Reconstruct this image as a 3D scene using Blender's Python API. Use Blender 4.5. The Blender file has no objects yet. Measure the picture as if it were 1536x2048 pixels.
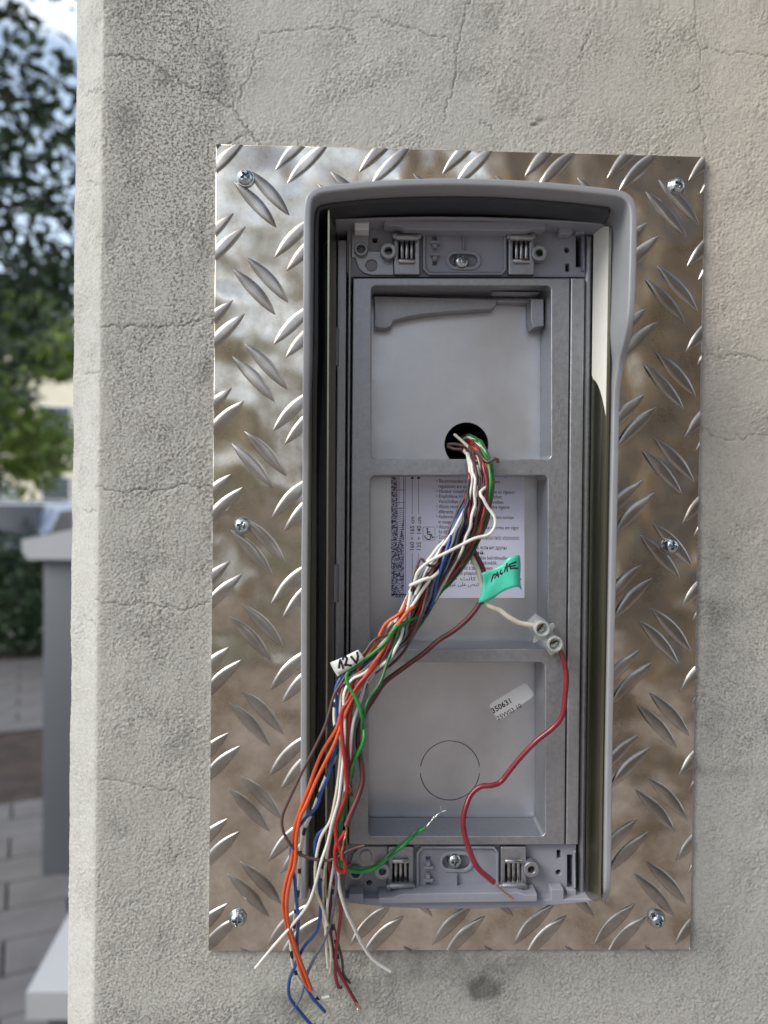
import bpy, bmesh, math, random
import numpy as np
from mathutils import Vector, Matrix
random.seed(7); rng = np.random.default_rng(11)
S = bpy.context.scene
R = math.radians
# ------------------------------------------------------------------ camera
# wall plane is y = 0 (the wall stands at y > 0), lengths in millimetres in the helpers, EYE = height of the plate centre
EYE = 1.45
CAM = (-0.03642, -0.28956, 0.02011 + EYE)
YAW, PITCH, ROLL = R(1.53339), R(-0.84709), R(0.73630)
FPX = 1480.0
fw = Vector((math.sin(YAW)*math.cos(PITCH), math.cos(YAW)*math.cos(PITCH), math.sin(PITCH)))
rt0 = Vector((math.cos(YAW), -math.sin(YAW), 0)); up0 = rt0.cross(fw)
rt = math.cos(ROLL)*rt0 + math.sin(ROLL)*up0
up = -math.sin(ROLL)*rt0 + math.cos(ROLL)*up0
cd = bpy.data.cameras.new('camera'); cam = bpy.data.objects.new('camera', cd); S.collection.objects.link(cam)
cam.matrix_world = Matrix(((rt.x, up.x, -fw.x, CAM[0]), (rt.y, up.y, -fw.y, CAM[1]), (rt.z, up.z, -fw.z, CAM[2]), (0, 0, 0, 1)))
cd.sensor_fit = 'VERTICAL'; cd.sensor_height = 24.0; cd.lens = FPX/2048*24.0
cd.clip_start = 0.01; cd.clip_end = 1000
cd.dof.use_dof = True; cd.dof.focus_distance = 0.277; cd.dof.aperture_fstop = cd.lens/3.0
S.camera = cam
# ------------------------------------------------------------------ sky, sun, exposure
SUN_EL, SUN_AZ = R(38), R(-60)        # sun azimuth measured from -Y (out of the wall) towards -X
wd = bpy.data.worlds.new('World'); S.world = wd; wd.use_nodes = True
nt = wd.node_tree; nt.nodes.clear()
def nn(nt, t, **k):
    n = nt.nodes.new(t)
    for a, b in k.items(): setattr(n, a, b)
    return n
out = nn(nt, 'ShaderNodeOutputWorld'); bg = nn(nt, 'ShaderNodeBackground'); sky = nn(nt, 'ShaderNodeTexSky')
sky.sky_type = 'NISHITA'; sky.sun_disc = False; sky.sun_elevation = SUN_EL
sd = Vector((math.sin(SUN_AZ)*math.cos(SUN_EL), -math.cos(SUN_AZ)*math.cos(SUN_EL), math.sin(SUN_EL)))   # towards the sun
sky.sun_rotation = math.atan2(sd.x, sd.y)
sky.air_density = 1.0; sky.dust_density = 2.5; sky.ozone_density = 1.0
tc = nn(nt, 'ShaderNodeTexCoord'); mp = nn(nt, 'ShaderNodeMapping'); mp.inputs['Scale'].default_value = (1, 1, 2.2)
cn = nn(nt, 'ShaderNodeTexNoise'); cn.inputs['Scale'].default_value = 2.2; cn.inputs['Detail'].default_value = 6
cr = nn(nt, 'ShaderNodeMapRange'); cr.inputs['From Min'].default_value = 0.50; cr.inputs['From Max'].default_value = 0.64
mx = nn(nt, 'ShaderNodeMix', data_type='RGBA'); mx.inputs[7].default_value = (11, 11.2, 11.6, 1)
nt.links.new(tc.outputs['Generated'], mp.inputs[0]); nt.links.new(mp.outputs[0], cn.inputs['Vector']); nt.links.new(cn.outputs['Fac'], cr.inputs['Value'])
nt.links.new(cr.outputs[0], mx.inputs[0]); nt.links.new(sky.outputs[0], mx.inputs[6]); sx = nn(nt, 'ShaderNodeSeparateXYZ'); nt.links.new(tc.outputs['Generated'], sx.inputs[0])
hz = nn(nt, 'ShaderNodeMapRange'); hz.interpolation_type = 'SMOOTHSTEP'; hz.inputs['From Min'].default_value = 0.0; hz.inputs['From Max'].default_value = 0.72; hz.inputs['To Min'].default_value = .9; hz.inputs['To Max'].default_value = 0.0
nt.links.new(sx.outputs['Z'], hz.inputs['Value']); mh = nn(nt, 'ShaderNodeMix', data_type='RGBA'); mh.inputs[7].default_value = (7.9, 9.5, 11.3, 1)
nt.links.new(hz.outputs[0], mh.inputs[0]); nt.links.new(mx.outputs[2], mh.inputs[6]); nt.links.new(mh.outputs[2], bg.inputs[0]); nt.links.new(bg.outputs[0], out.inputs[0])
bg.inputs[1].default_value = 0.09
sl = bpy.data.lights.new('sun', 'SUN'); sl.energy = 1.4; sl.angle = R(30); sl.color = (1, .97, .92)
so = bpy.data.objects.new('sun', sl); S.collection.objects.link(so); so.rotation_euler = sd.to_track_quat('Z', 'Y').to_euler(); so.location = (0, 0, 20)
S.view_settings.view_transform = 'Standard'; S.view_settings.look = 'None'; S.view_settings.gamma = 1; S.view_settings.exposure = 1.0
S.render.engine = 'CYCLES'
# ------------------------------------------------------------------ helpers
def U(px, py, h=0.0):
    """point (metres) where the ray through photo pixel px,py meets the plane h mm in front of the wall"""
    d = fw + rt*((px-768)/FPX) - up*((py-1024)/FPX)
    t = (-h*0.001 - CAM[1])/d.y
    return Vector(CAM) + d*t
def UM(px, py, h=0.0):
    p = U(px, py, h); return (p.x*1000, (p.z-EYE)*1000)          # x, z in mm
def W(x, z, h): return Vector((x*.001, -h*.001, EYE + z*.001))
ORG = {}
def empty(name, loc, label=None, cat=None, group=None):
    o = bpy.data.objects.new(name, None); S.collection.objects.link(o); o.location = loc; ORG[o.name] = Vector(loc)
    o.empty_display_size = .02
    return tag(o, label, cat, group)
def tag(o, label=None, cat=None, group=None, kind=None):
    if label: o['label'] = label
    if cat: o['category'] = cat
    if group: o['group'] = group
    if kind: o['kind'] = kind
    return o
def link(name, me, mat, parent=None, loc=None):
    o = bpy.data.objects.new(name, me); S.collection.objects.link(o)
    if mat and not me.materials: me.materials.append(mat)
    if parent is not None: o.parent = parent
    if loc is not None:
        o.location = Vector(loc) - (ORG[parent.name] if parent is not None else Vector())
        ORG[o.name] = Vector(loc)
    return o
def sharp(me, ang=35):
    me.polygons.foreach_set('use_smooth', [True]*len(me.polygons)); me.set_sharp_from_angle(angle=R(ang))
def mk(name, vs, fs, mat, parent=None, ang=35, smooth=True):
    """mesh from world-space points; its origin is its parent's, or the middle of its base"""
    vs = [Vector(v) for v in vs]
    if parent is not None: o0 = ORG[parent.name]
    else:
        n = len(vs); o0 = Vector((sum(v.x for v in vs)/n, sum(v.y for v in vs)/n, min(v.z for v in vs)))
    me = bpy.data.meshes.new(name); me.from_pydata([v-o0 for v in vs], [], fs); me.update()
    if smooth: sharp(me, ang)
    return link(name, me, mat, parent, o0)
def plate(name, loops, h0, h1, mat, parent=None, bevel=.25, res=2):
    """flat piece with holes: loops of (x,z) mm, between h0 and h1 mm in front of the wall"""
    cu = bpy.data.curves.new(name, 'CURVE'); cu.dimensions = '2D'; cu.fill_mode = 'BOTH'
    b = min(bevel, (h1-h0)*.45)
    for lp in loops:
        sp = cu.splines.new('POLY'); sp.points.add(len(lp)-1)
        for p, (x, z) in zip(sp.points, lp): p.co = (x, z, 0, 1)
        sp.use_cyclic_u = True
    cu.extrude = (h1-h0)/2 - b; cu.bevel_depth = b; cu.bevel_resolution = res; cu.offset = -b
    t = bpy.data.objects.new('t', cu); S.collection.objects.link(t)
    dg = bpy.context.evaluated_depsgraph_get(); me = bpy.data.meshes.new_from_object(t.evaluated_get(dg))
    bpy.data.objects.remove(t); me.name = name
    hm = (h0+h1)/2
    o0 = ORG[parent.name] if parent is not None else W(loops[0][0][0], loops[0][0][1], h0)
    m = Matrix(((.001, 0, 0, -o0.x), (0, 0, -.001, -hm*.001-o0.y), (0, .001, 0, EYE-o0.z), (0, 0, 0, 1)))
    me.transform(m)
    bm = bmesh.new(); bm.from_mesh(me); bmesh.ops.remove_doubles(bm, verts=bm.verts, dist=2e-6); bmesh.ops.recalc_face_normals(bm, faces=bm.faces); bm.to_mesh(me); bm.free()
    me.materials.clear(); sharp(me, 40)
    o = link(name, me, mat, parent, o0); wn = o.modifiers.new('weighted_normals', 'WEIGHTED_NORMAL'); wn.keep_sharp = True; wn.weight = 100; wn.mode = 'FACE_AREA'
    return o
def pl(pts, h): return [UM(x, y, h) for x, y in pts]             # photo points on the plane h -> mm loop
def rrect(x0, y0, x1, y1, r, h, n=5):
    """rounded rectangle given by photo pixels on the plane h"""
    c = [UM(x0, y0, h), UM(x1, y0, h), UM(x1, y1, h), UM(x0, y1, h)]; o = []
    for i in range(4):
        p = Vector(c[i]); a = (Vector(c[i-1])-p).normalized(); b = (Vector(c[(i+1) % 4])-p).normalized()
        for k in range(n+1):
            t = k/n*math.pi/2
            q = p + a*r*(1-math.sin(t)) + b*r*(1-math.cos(t)); o.append((q.x, q.y))
    return o
def circ(px, py, rmm, h, n=28, ph=0):
    x, z = UM(px, py, h); return [(x+rmm*math.cos(ph+2*math.pi*k/n), z+rmm*math.sin(ph+2*math.pi*k/n)) for k in range(n)]
def stad(x0, y0, x1, y1, h, n=8):
    a, b = Vector(UM(x0, y0, h)), Vector(UM(x1, y1, h)); r = abs(a.y-b.y)/2; cz = (a.y+b.y)/2; o = []
    for k in range(n+1): t = -math.pi/2+math.pi*k/n; o.append((b.x-r+r*math.cos(t), cz+r*math.sin(t)))
    for k in range(n+1): t = math.pi/2+math.pi*k/n; o.append((a.x+r+r*math.cos(t), cz+r*math.sin(t)))
    return o
def catmull(P, step):
    P = [Vector(p) for p in P]; P = [2*P[0]-P[1]] + P + [2*P[-1]-P[-2]]; o = []
    for i in range(1, len(P)-2):
        n = max(2, int((P[i+1]-P[i]).length/step))
        for k in range(n):
            t = k/n; a, b, c, d = P[i-1:i+3]
            o.append(.5*((2*b)+(c-a)*t+(2*a-5*b+4*c-d)*t*t+(3*b-3*c+d-a)*t**3))
    o.append(P[-2]); return o
def tube_geo(P, r, n=10, cap=True):
    vs, fs, L = [], [], []; T = [(P[min(i+1, len(P)-1)]-P[max(i-1, 0)]).normalized() for i in range(len(P))]
    N = T[0].orthogonal().normalized(); s = 0
    for i, p in enumerate(P):
        N = (N - T[i]*N.dot(T[i])).normalized(); B = T[i].cross(N)
        if i: s += (p-P[i-1]).length
        rr = r(i/(len(P)-1)) if callable(r) else r
        for k in range(n):
            a = 2*math.pi*k/n; vs.append(p + (N*math.cos(a)+B*math.sin(a))*rr); L.append(s)
    for i in range(len(P)-1):
        for k in range(n):
            k2 = (k+1) % n; fs.append((i*n+k, i*n+k2, (i+1)*n+k2, (i+1)*n+k))
    if cap: fs.append(tuple(range(n))[::-1]); fs.append(tuple((len(P)-1)*n+k for k in range(n)))
    return vs, fs, L
def tube(name, P, r, mat, parent=None, n=10, step=None):
    """P in metres, r in metres"""
    if step: P = catmull(P, step)
    vs, fs, L = tube_geo(P, r, n)
    o = mk(name, vs, fs, mat, parent, ang=50)
    at = o.data.attributes.new('run', 'FLOAT', 'POINT'); at.data.foreach_set('value', L)
    return o
def box_geo(x0, x1, z0, z1, h0, h1):
    v = [W(x, z, h) for h in (h0, h1) for z in (z0, z1) for x in (x0, x1)]
    return v, [(0, 1, 3, 2), (4, 6, 7, 5), (0, 4, 5, 1), (2, 3, 7, 6), (0, 2, 6, 4), (1, 5, 7, 3)]
def cyl_h(name, p0, p1, r, mat, parent, n=14):
    return tube(name, [Vector(p0), Vector(p0).lerp(Vector(p1), .04), Vector(p0).lerp(Vector(p1), .96), Vector(p1)],
                lambda t: r*(.8 if t in (0, 1) else 1), mat, parent, n)
def wbox(name, x0, x1, y0, y1, z0, z1, mat, parent=None, bev=0.0):
    """world-space box in metres"""
    bm = bmesh.new(); bmesh.ops.create_cube(bm, size=1)
    for v in bm.verts: v.co = Vector((x0+(v.co.x+.5)*(x1-x0), y0+(v.co.y+.5)*(y1-y0), z0+(v.co.z+.5)*(z1-z0)))
    if bev: bmesh.ops.bevel(bm, geom=list(bm.edges), offset=bev, segments=2, affect='EDGES', profile=.5)
    o0 = ORG[parent.name] if parent is not None else Vector(((x0+x1)/2, (y0+y1)/2, z0))
    bmesh.ops.translate(bm, verts=bm.verts, vec=-o0)
    me = bpy.data.meshes.new(name); bm.to_mesh(me); bm.free(); sharp(me, 30)
    return link(name, me, mat, parent, o0)
# ------------------------------------------------------------------ materials
def mat(name, col, rough=.5, metal=0.0, var=.0, vscale=200, bump=0.0, bscale=800, bdetail=4, col2=None, spec=.5, rvar=0, trans=0, sss=0, coat=0):
    m = bpy.data.materials.new(name); m.use_nodes = True; t = m.node_tree; p = t.nodes['Principled BSDF']
    p.inputs['Base Color'].default_value = (*col, 1); p.inputs['Roughness'].default_value = rough; p.inputs['Metallic'].default_value = metal
    p.inputs['Specular IOR Level'].default_value = spec
    if trans: p.inputs['Transmission Weight'].default_value = trans
    if coat: p.inputs['Coat Weight'].default_value = coat
    if sss: p.inputs['Subsurface Weight'].default_value = sss; p.inputs['Subsurface Radius'].default_value = (.002, .002, .002); p.inputs['Subsurface Scale'].default_value = 1
    co = nn(t, 'ShaderNodeTexCoord')
    if var or rvar:
        no = nn(t, 'ShaderNodeTexNoise'); no.inputs['Scale'].default_value = vscale; no.inputs['Detail'].default_value = 5; no.inputs['Roughness'].default_value = .6
        t.links.new(co.outputs['Object'], no.inputs['Vector'])
        mr = nn(t, 'ShaderNodeMapRange'); mr.inputs['From Min'].default_value = .3; mr.inputs['From Max'].default_value = .7
        t.links.new(no.outputs['Fac'], mr.inputs['Value'])
        mi = nn(t, 'ShaderNodeMix', data_type='RGBA'); c2 = col2 or tuple(c*(1-var) for c in col)
        mi.inputs[6].default_value = (*c2, 1); mi.inputs[7].default_value = (*tuple(min(1, c*(1+var*.5)) for c in col), 1)
        t.links.new(mr.outputs[0], mi.inputs[0]); t.links.new(mi.outputs[2], p.inputs['Base Color'])
        if rvar:
            r2 = nn(t, 'ShaderNodeMapRange'); r2.inputs['To Min'].default_value = rough-rvar; r2.inputs['To Max'].default_value = rough+rvar
            t.links.new(mr.outputs[0], r2.inputs['Value']); t.links.new(r2.outputs[0], p.inputs['Roughness'])
    if bump:
        nb = nn(t, 'ShaderNodeTexNoise'); nb.inputs['Scale'].default_value = bscale; nb.inputs['Detail'].default_value = bdetail
        t.links.new(co.outputs['Object'], nb.inputs['Vector'])
        b = nn(t, 'ShaderNodeBump'); b.inputs['Strength'].default_value = 1; b.inputs['Distance'].default_value = bump*.001
        t.links.new(nb.outputs['Fac'], b.inputs['Height']); t.links.new(b.outputs[0], p.inputs['Normal'])
    return m
M = {}
M['zinc'] = mat('cast_zinc', (.36, .37, .395), .42, .75, var=.14, vscale=700, bump=.10, bscale=1500, rvar=.08)
M['backsheet'] = mat('galvanised_sheet', (.60, .615, .65), .36, .75, var=.10, vscale=60, bump=.02, bscale=900, rvar=.06)
M['plastic'] = mat('grey_plastic', (.275, .285, .33), .5, 0, var=.05, vscale=300, bump=.015, bscale=2500)
M['hood'] = mat('hood_paint', (.31, .318, .335), .34, .1, var=.06, vscale=100, bump=.02, bscale=2500)
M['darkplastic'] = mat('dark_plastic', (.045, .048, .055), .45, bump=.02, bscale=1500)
M['rail'] = mat('bright_rail', (.36, .35, .25), .28, 1.0, var=.12, vscale=30)
M['rail_shine'] = mat('painted_reflection', (.78, .77, .70), .22, 0, var=.04, vscale=40)  # pale colour standing in for the reflection on the right rail
M['steelscrew'] = mat('zinc_plated_screw', (.55, .60, .62), .22, 1.0, var=.25, vscale=500, rvar=.08)
M['steelpin'] = mat('polished_pin', (.5, .5, .5), .3, 1.0, var=.3, vscale=600)
M['black'] = mat('black_recess', (.012, .012, .012), .8)
M['w_white'] = mat('white_insulation', (.74, .72, .66), .38, var=.10, vscale=300, spec=.5)
M['w_cream'] = mat('cream_insulation', (.66, .62, .50), .38, var=.12, vscale=300)
M['w_orange'] = mat('orange_insulation', (.62, .10, .025), .4, var=.12, vscale=300)
M['w_red'] = mat('red_insulation', (.36, .022, .022), .35, var=.15, vscale=300)
M['w_crimson'] = mat('crimson_insulation', (.21, .016, .028), .33, var=.18, vscale=250, coat=.2)
M['w_maroon'] = mat('maroon_insulation', (.135, .030, .030), .38, var=.25, vscale=200)
M['w_brown'] = mat('brown_insulation', (.095, .050, .042), .4, var=.2, vscale=300)
M['w_green'] = mat('green_insulation', (.025, .235, .045), .33, var=.15, vscale=300)
M['w_dgreen'] = mat('dark_green_insulation', (.02, .13, .05), .36, var=.15, vscale=300)
M['w_blue'] = mat('blue_insulation', (.025, .08, .30), .34, var=.15, vscale=300)
M['w_grey'] = mat('slate_insulation', (.15, .17, .21), .4, var=.15, vscale=300)
M['w_black'] = mat('black_insulation', (.02, .02, .022), .4, var=.1, vscale=300)
M['copper'] = mat('bare_copper', (.75, .36, .20), .28, 1.0, var=.2, vscale=900)
M['tinned'] = mat('tinned_wire', (.70, .70, .70), .25, 1.0, var=.2, vscale=900)
M['tape'] = mat('green_tape', (.07, .60, .42), .30, var=.12, vscale=120, bump=.05, bscale=250, spec=.6)
M['tag'] = mat('white_tape', (.72, .72, .68), .35, var=.06, vscale=150, bump=.03, bscale=250)
M['ink'] = mat('black_ink', (.008, .008, .01), .4)
M['print'] = mat('grey_print', (.018, .018, .035), .6)
M['paper'] = mat('label_paper', (.76, .77, .95), .55, var=.03, vscale=60)
M['sticker'] = mat('sticker_paper', (.74, .74, .73), .45, var=.04, vscale=150)
M['block'] = mat('clear_nylon', (.80, .83, .80), .28, var=.06, vscale=200, trans=.65, sss=.25, bump=.08, bscale=400)
# speckled print
def speckle():
    m = bpy.data.materials.new('speckled_print'); m.use_nodes = True; t = m.node_tree; p = t.nodes['Principled BSDF']; p.inputs['Roughness'].default_value = .6
    co = nn(t, 'ShaderNodeTexCoord'); no = nn(t, 'ShaderNodeTexNoise'); no.inputs['Scale'].default_value = 2600; no.inputs['Detail'].default_value = 2
    cr = nn(t, 'ShaderNodeValToRGB'); cr.color_ramp.interpolation = 'CONSTANT'; cr.color_ramp.elements[0].color = (.05, .05, .09, 1); cr.color_ramp.elements[1].color = (.62, .63, .80, 1); cr.color_ramp.elements[1].position = .51
    t.links.new(co.outputs['Object'], no.inputs[0]); t.links.new(no.outputs['Fac'], cr.inputs[0]); t.links.new(cr.outputs[0], p.inputs['Base Color']); return m
M['speckle'] = speckle()
def striped():
    m = bpy.data.materials.new('striped_insulation'); m.use_nodes = True; t = m.node_tree; p = t.nodes['Principled BSDF']; p.inputs['Roughness'].default_value = .38
    a = nn(t, 'ShaderNodeAttribute', attribute_name='run'); s = nn(t, 'ShaderNodeMath', operation='MULTIPLY'); s.inputs[1].default_value = 1000/7.5
    f = nn(t, 'ShaderNodeMath', operation='FRACT'); g = nn(t, 'ShaderNodeMath', operation='LESS_THAN'); g.inputs[1].default_value = .33
    mi = nn(t, 'ShaderNodeMix', data_type='RGBA'); mi.inputs[6].default_value = (.66, .66, .60, 1); mi.inputs[7].default_value = (.015, .018, .02, 1)
    co = nn(t, 'ShaderNodeTexCoord'); no = nn(t, 'ShaderNodeTexNoise'); no.inputs['Scale'].default_value = 120; ad = nn(t, 'ShaderNodeMath', operation='MULTIPLY_ADD'); ad.inputs[1].default_value = .9
    t.links.new(co.outputs['Object'], no.inputs[0]); t.links.new(a.outputs['Fac'], s.inputs[0]); t.links.new(no.outputs['Fac'], ad.inputs[0]); t.links.new(s.outputs[0], ad.inputs[2])
    t.links.new(ad.outputs[0], f.inputs[0]); t.links.new(f.outputs[0], g.inputs[0]); t.links.new(g.outputs[0], mi.inputs[0]); t.links.new(mi.outputs[2], p.inputs['Base Color']); return m
M['w_stripe'] = striped()
def tread_mat(worn=False):
    m = bpy.data.materials.new('worn_tread_bar' if worn else 'aluminium_tread_plate'); m.use_nodes = True; t = m.node_tree; p = t.nodes['Principled BSDF']
    p.inputs['Metallic'].default_value = 1
    g = nn(t, 'ShaderNodeNewGeometry'); L = t.links.new
    n1 = nn(t, 'ShaderNodeTexNoise'); n1.inputs['Scale'].default_value = 55; n1.inputs['Detail'].default_value = 7; n1.inputs['Roughness'].default_value = .65
    L(g.outputs['Position'], n1.inputs[0])
    c = nn(t, 'ShaderNodeValToRGB'); e = c.color_ramp.elements; e[0].position = .34; e[0].color = (.30, .275, .245, 1) if worn else (.44, .375, .29, 1); e[1].position = .66; e[1].color = (.50, .475, .44, 1) if worn else (.78, .735, .655, 1)
    L(n1.outputs['Fac'], c.inputs[0]); L(c.outputs[0], p.inputs['Base Color'])
    r = nn(t, 'ShaderNodeMapRange'); r.inputs['From Min'].default_value = .3; r.inputs['From Max'].default_value = .7; r.inputs['To Min'].default_value = .38 if worn else .30; r.inputs['To Max'].default_value = .28 if worn else .20
    L(n1.outputs['Fac'], r.inputs[0]); L(r.outputs[0], p.inputs['Roughness'])
    n2 = nn(t, 'ShaderNodeTexNoise'); n2.inputs['Scale'].default_value = 34; n2.inputs['Detail'].default_value = 1.5
    n3 = nn(t, 'ShaderNodeTexNoise'); n3.inputs['Scale'].default_value = 1600; n3.inputs['Detail'].default_value = 3
    L(g.outputs['Position'], n2.inputs[0]); L(g.outputs['Position'], n3.inputs[0])
    b1 = nn(t, 'ShaderNodeBump'); b1.inputs['Distance'].default_value = .0046; b2 = nn(t, 'ShaderNodeBump'); b2.inputs['Distance'].default_value = .000018
    L(n2.outputs['Fac'], b1.inputs['Height']); L(n3.outputs['Fac'], b2.inputs['Height']); L(b1.outputs[0], b2.inputs['Normal']); L(b2.outputs[0], p.inputs['Normal'])
    return m
M['tread'] = tread_mat(); M['treadbar'] = tread_mat(True)
def plaster_mat():
    m = bpy.data.materials.new('weathered_plaster'); m.use_nodes = True; t = m.node_tree; p = t.nodes['Principled BSDF']; L = t.links.new
    p.inputs['Roughness'].default_value = .85; p.inputs['Specular IOR Level'].default_value = .25
    g = nn(t, 'ShaderNodeNewGeometry')
    def noise(s, d=4, rr=.55):
        n = nn(t, 'ShaderNodeTexNoise'); n.inputs['Scale'].default_value = s; n.inputs['Detail'].default_value = d; n.inputs['Roughness'].default_value = rr; L(g.outputs['Position'], n.inputs[0]); return n
    def mixc(f, a, b):
        x = nn(t, 'ShaderNodeMix', data_type='RGBA'); L(f, x.inputs[0])
        for i, v in ((6, a), (7, b)):
            if isinstance(v, tuple): x.inputs[i].default_value = (*v, 1)
            else: L(v, x.inputs[i])
        return x.outputs[2]
    def rng_(v, a, b, c=0, d=1):
        x = nn(t, 'ShaderNodeMapRange'); x.inputs['From Min'].default_value = a; x.inputs['From Max'].default_value = b; x.inputs['To Min'].default_value = c; x.inputs['To Max'].default_value = d; L(v, x.inputs['Value']); return x.outputs[0]
    def mul(a, b):
        x = nn(t, 'ShaderNodeMath', operation='MULTIPLY'); L(a, x.inputs[0])
        if isinstance(b, float): x.inputs[1].default_value = b
        else: L(b, x.inputs[1])
        return x.outputs[0]
    at = {k: nn(t, 'ShaderNodeAttribute', attribute_name=k).outputs['Fac'] for k in ('grime', 'crack', 'warm', 'moss', 'low')}
    base = mixc(rng_(noise(9, 5).outputs['Fac'], .35, .65), (.44, .435, .397), (.505, .50, .458))
    base = mixc(at['warm'], base, (.535, .49, .405))
    base = mixc(mul(rng_(noise(450, 3).outputs['Fac'], .45, .7), .35), base, (.30, .29, .275))
    # grime lies in the low spots and as speckles
    sp = rng_(noise(950, 6, .7).outputs['Fac'], .49, .56)
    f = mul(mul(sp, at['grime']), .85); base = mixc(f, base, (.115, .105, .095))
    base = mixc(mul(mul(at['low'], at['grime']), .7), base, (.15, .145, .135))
    base = mixc(mul(mul(rng_(noise(90, 6, .65).outputs['Fac'], .36, .66), at['moss']), .85), base, (.115, .125, .105))
    base = mixc(at['crack'], base, (.10, .095, .085))
    L(base, p.inputs['Base Color'])
    b = nn(t, 'ShaderNodeBump'); b.inputs['Distance'].default_value = .00030; L(noise(1000, 7, .6).outputs['Fac'], b.inputs['Height']); L(b.outputs[0], p.inputs['Normal'])
    return m
M['plaster'] = plaster_mat()
# ------------------------------------------------------------------ the wall (plaster pillar with a chamfered corner)
def fftnoise(nz, nx, cell, lo, hi, seed, power=0.0, aniso=1.0):
    """band-limited noise, wavelengths lo..hi mm"""
    r = np.random.default_rng(seed); w = np.fft.rfft2(r.standard_normal((nz, nx)))
    k = np.hypot(np.fft.fftfreq(nz, cell)[:, None]*aniso, np.fft.rfftfreq(nx, cell)[None, :]) + 1e-9
    g = np.exp(-(k*lo)**2*.8)*(1-np.exp(-(k*hi)**2))*k**(-power)
    a = np.fft.irfft2(w*g, s=(nz, nx)); return a/a.std()
def build_wall():
    CELL = .46; cx, cw = -139.7, 16.6                            # front corner x, chamfer leg
    # profile from the far return round the chamfer to the far right, as (x, y, nx, ny) in mm
    pr = [(-cx*-1-cw, 420., -1., 0.)]
    pr = [(cx-cw, 420., -1, 0), (cx-cw, 60., -1, 0)]
    for y in np.arange(40, cw+2, -CELL*1.6): pr.append((cx-cw, y, -1, 0))
    s = math.sqrt(.5)
    n = int(cw*math.sqrt(2)/CELL)
    for k in range(1, n):
        t = k/n; d = min(t, 1-t)*cw*math.sqrt(2)
        rb = .4*math.exp(-d/.8)                                # worn arrises
        pr.append((cx-cw*(1-t)+rb*s, cw*(1-t)+rb*s, -s, -s))
    xs = list(np.arange(cx+.3, 176, CELL))
    for x in xs: pr.append((x, .3*math.exp(-(x-cx)/.8), 0, -1))
    for x in (190, 260, 500, 900, 1600): pr.append((x, 0, 0, -1))
    pr.append((1600, 420, 1, 0))
    pr = np.array(pr); zs = np.concatenate([[-1450, -900, -400, -230], np.arange(-190, 215, CELL), [250, 400, 700, 1150]])
    nx_, nz_ = len(pr), len(zs)
    hgt = .085*fftnoise(nz_, nx_, CELL, .75, 2.0, 1) + .045*fftnoise(nz_, nx_, CELL, 2.2, 9, 2) + .14*fftnoise(nz_, nx_, CELL, 20, 90, 3, .5)
    rough_ = np.clip(.85+.28*fftnoise(nz_, nx_, CELL, 25, 90, 4), .45, 1.4)
    hgt = hgt*rough_
    X = np.broadcast_to(pr[None, :, 0], (nz_, nx_)).copy(); Y = np.broadcast_to(pr[None, :, 1], (nz_, nx_)).copy(); Z = np.broadcast_to(zs[:, None], (nz_, nx_)).copy()
    front = X[:, :] > cx-.1
    # attributes
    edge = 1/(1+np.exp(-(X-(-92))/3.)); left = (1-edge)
    def blob(px, py, rx, ry):
        a, b = UM(px, py); return np.exp(-(((X-a)/rx)**2+((Z-b)/ry)**2))
    big = fftnoise(nz_, nx_, CELL, 8, 60, 5)
    streak = fftnoise(nz_, nx_, CELL, 3, 30, 8, .3, 4.0)
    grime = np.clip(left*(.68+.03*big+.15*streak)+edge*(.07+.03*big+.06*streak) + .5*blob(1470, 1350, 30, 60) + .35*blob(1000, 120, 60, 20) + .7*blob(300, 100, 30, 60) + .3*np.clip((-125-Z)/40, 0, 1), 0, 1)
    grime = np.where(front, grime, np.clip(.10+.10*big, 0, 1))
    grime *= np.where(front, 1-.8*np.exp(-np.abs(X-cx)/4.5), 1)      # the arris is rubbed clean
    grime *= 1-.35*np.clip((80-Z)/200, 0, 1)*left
    moss = np.clip(.95*blob(690, 1975, 22, 15)+.8*blob(900, 1915, 45, 9)+.5*blob(1330, 1540, 60, 3)+1.0*blob(972, 1976, 7, 5.5)*1.2+.8*blob(560, 2030, 18, 10)+.55*blob(1440, 1230, 10, 45)+.25*blob(1440, 1450, 25, 12)+.25*blob(1380, 1900, 30, 8), 0, 1)*front
    # plate edge keeps a thin dirt line
    warm = np.clip((X+10)/150, 0, 1)*np.clip((Z+60)/180, 0, 1)*.85*front
    crack = np.zeros_like(X); groove = np.zeros_like(X)
    r = np.random.default_rng(5)
    def crackline(pts, w=.32, d=.6, a=.9, face=True):
        nonlocal crack, groove
        P = [np.array(UM(x, y)) for x, y in pts]; Q = [P[0]]
        for p, q in zip(P[:-1], P[1:]):
            for k in range(1, 8):
                v = p+(q-p)*k/7
                if k < 7: v = v+r.normal(0, .6, 2)
                Q.append(v)
        Q = np.array(Q); lo = Q.min(0)-3; hi = Q.max(0)+3
        sel = np.where((X > lo[0]) & (X < hi[0]) & (Z > lo[1]) & (Z < hi[1]) & (np.abs(Y) < 25))
        x, z = X[sel], Z[sel]; dm = np.full(x.shape, 99.)
        for p, q in zip(Q[:-1], Q[1:]):
            v = q-p; l = (v@v)+1e-9; t = np.clip(((x-p[0])*v[0]+(z-p[1])*v[1])/l, 0, 1)
            dm = np.minimum(dm, np.hypot(x-p[0]-t*v[0], z-p[1]-t*v[1]))
        g = np.exp(-(dm/w)**2); crack[sel] = np.maximum(crack[sel], g*a); groove[sel] = np.maximum(groove[sel], g*d)
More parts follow.
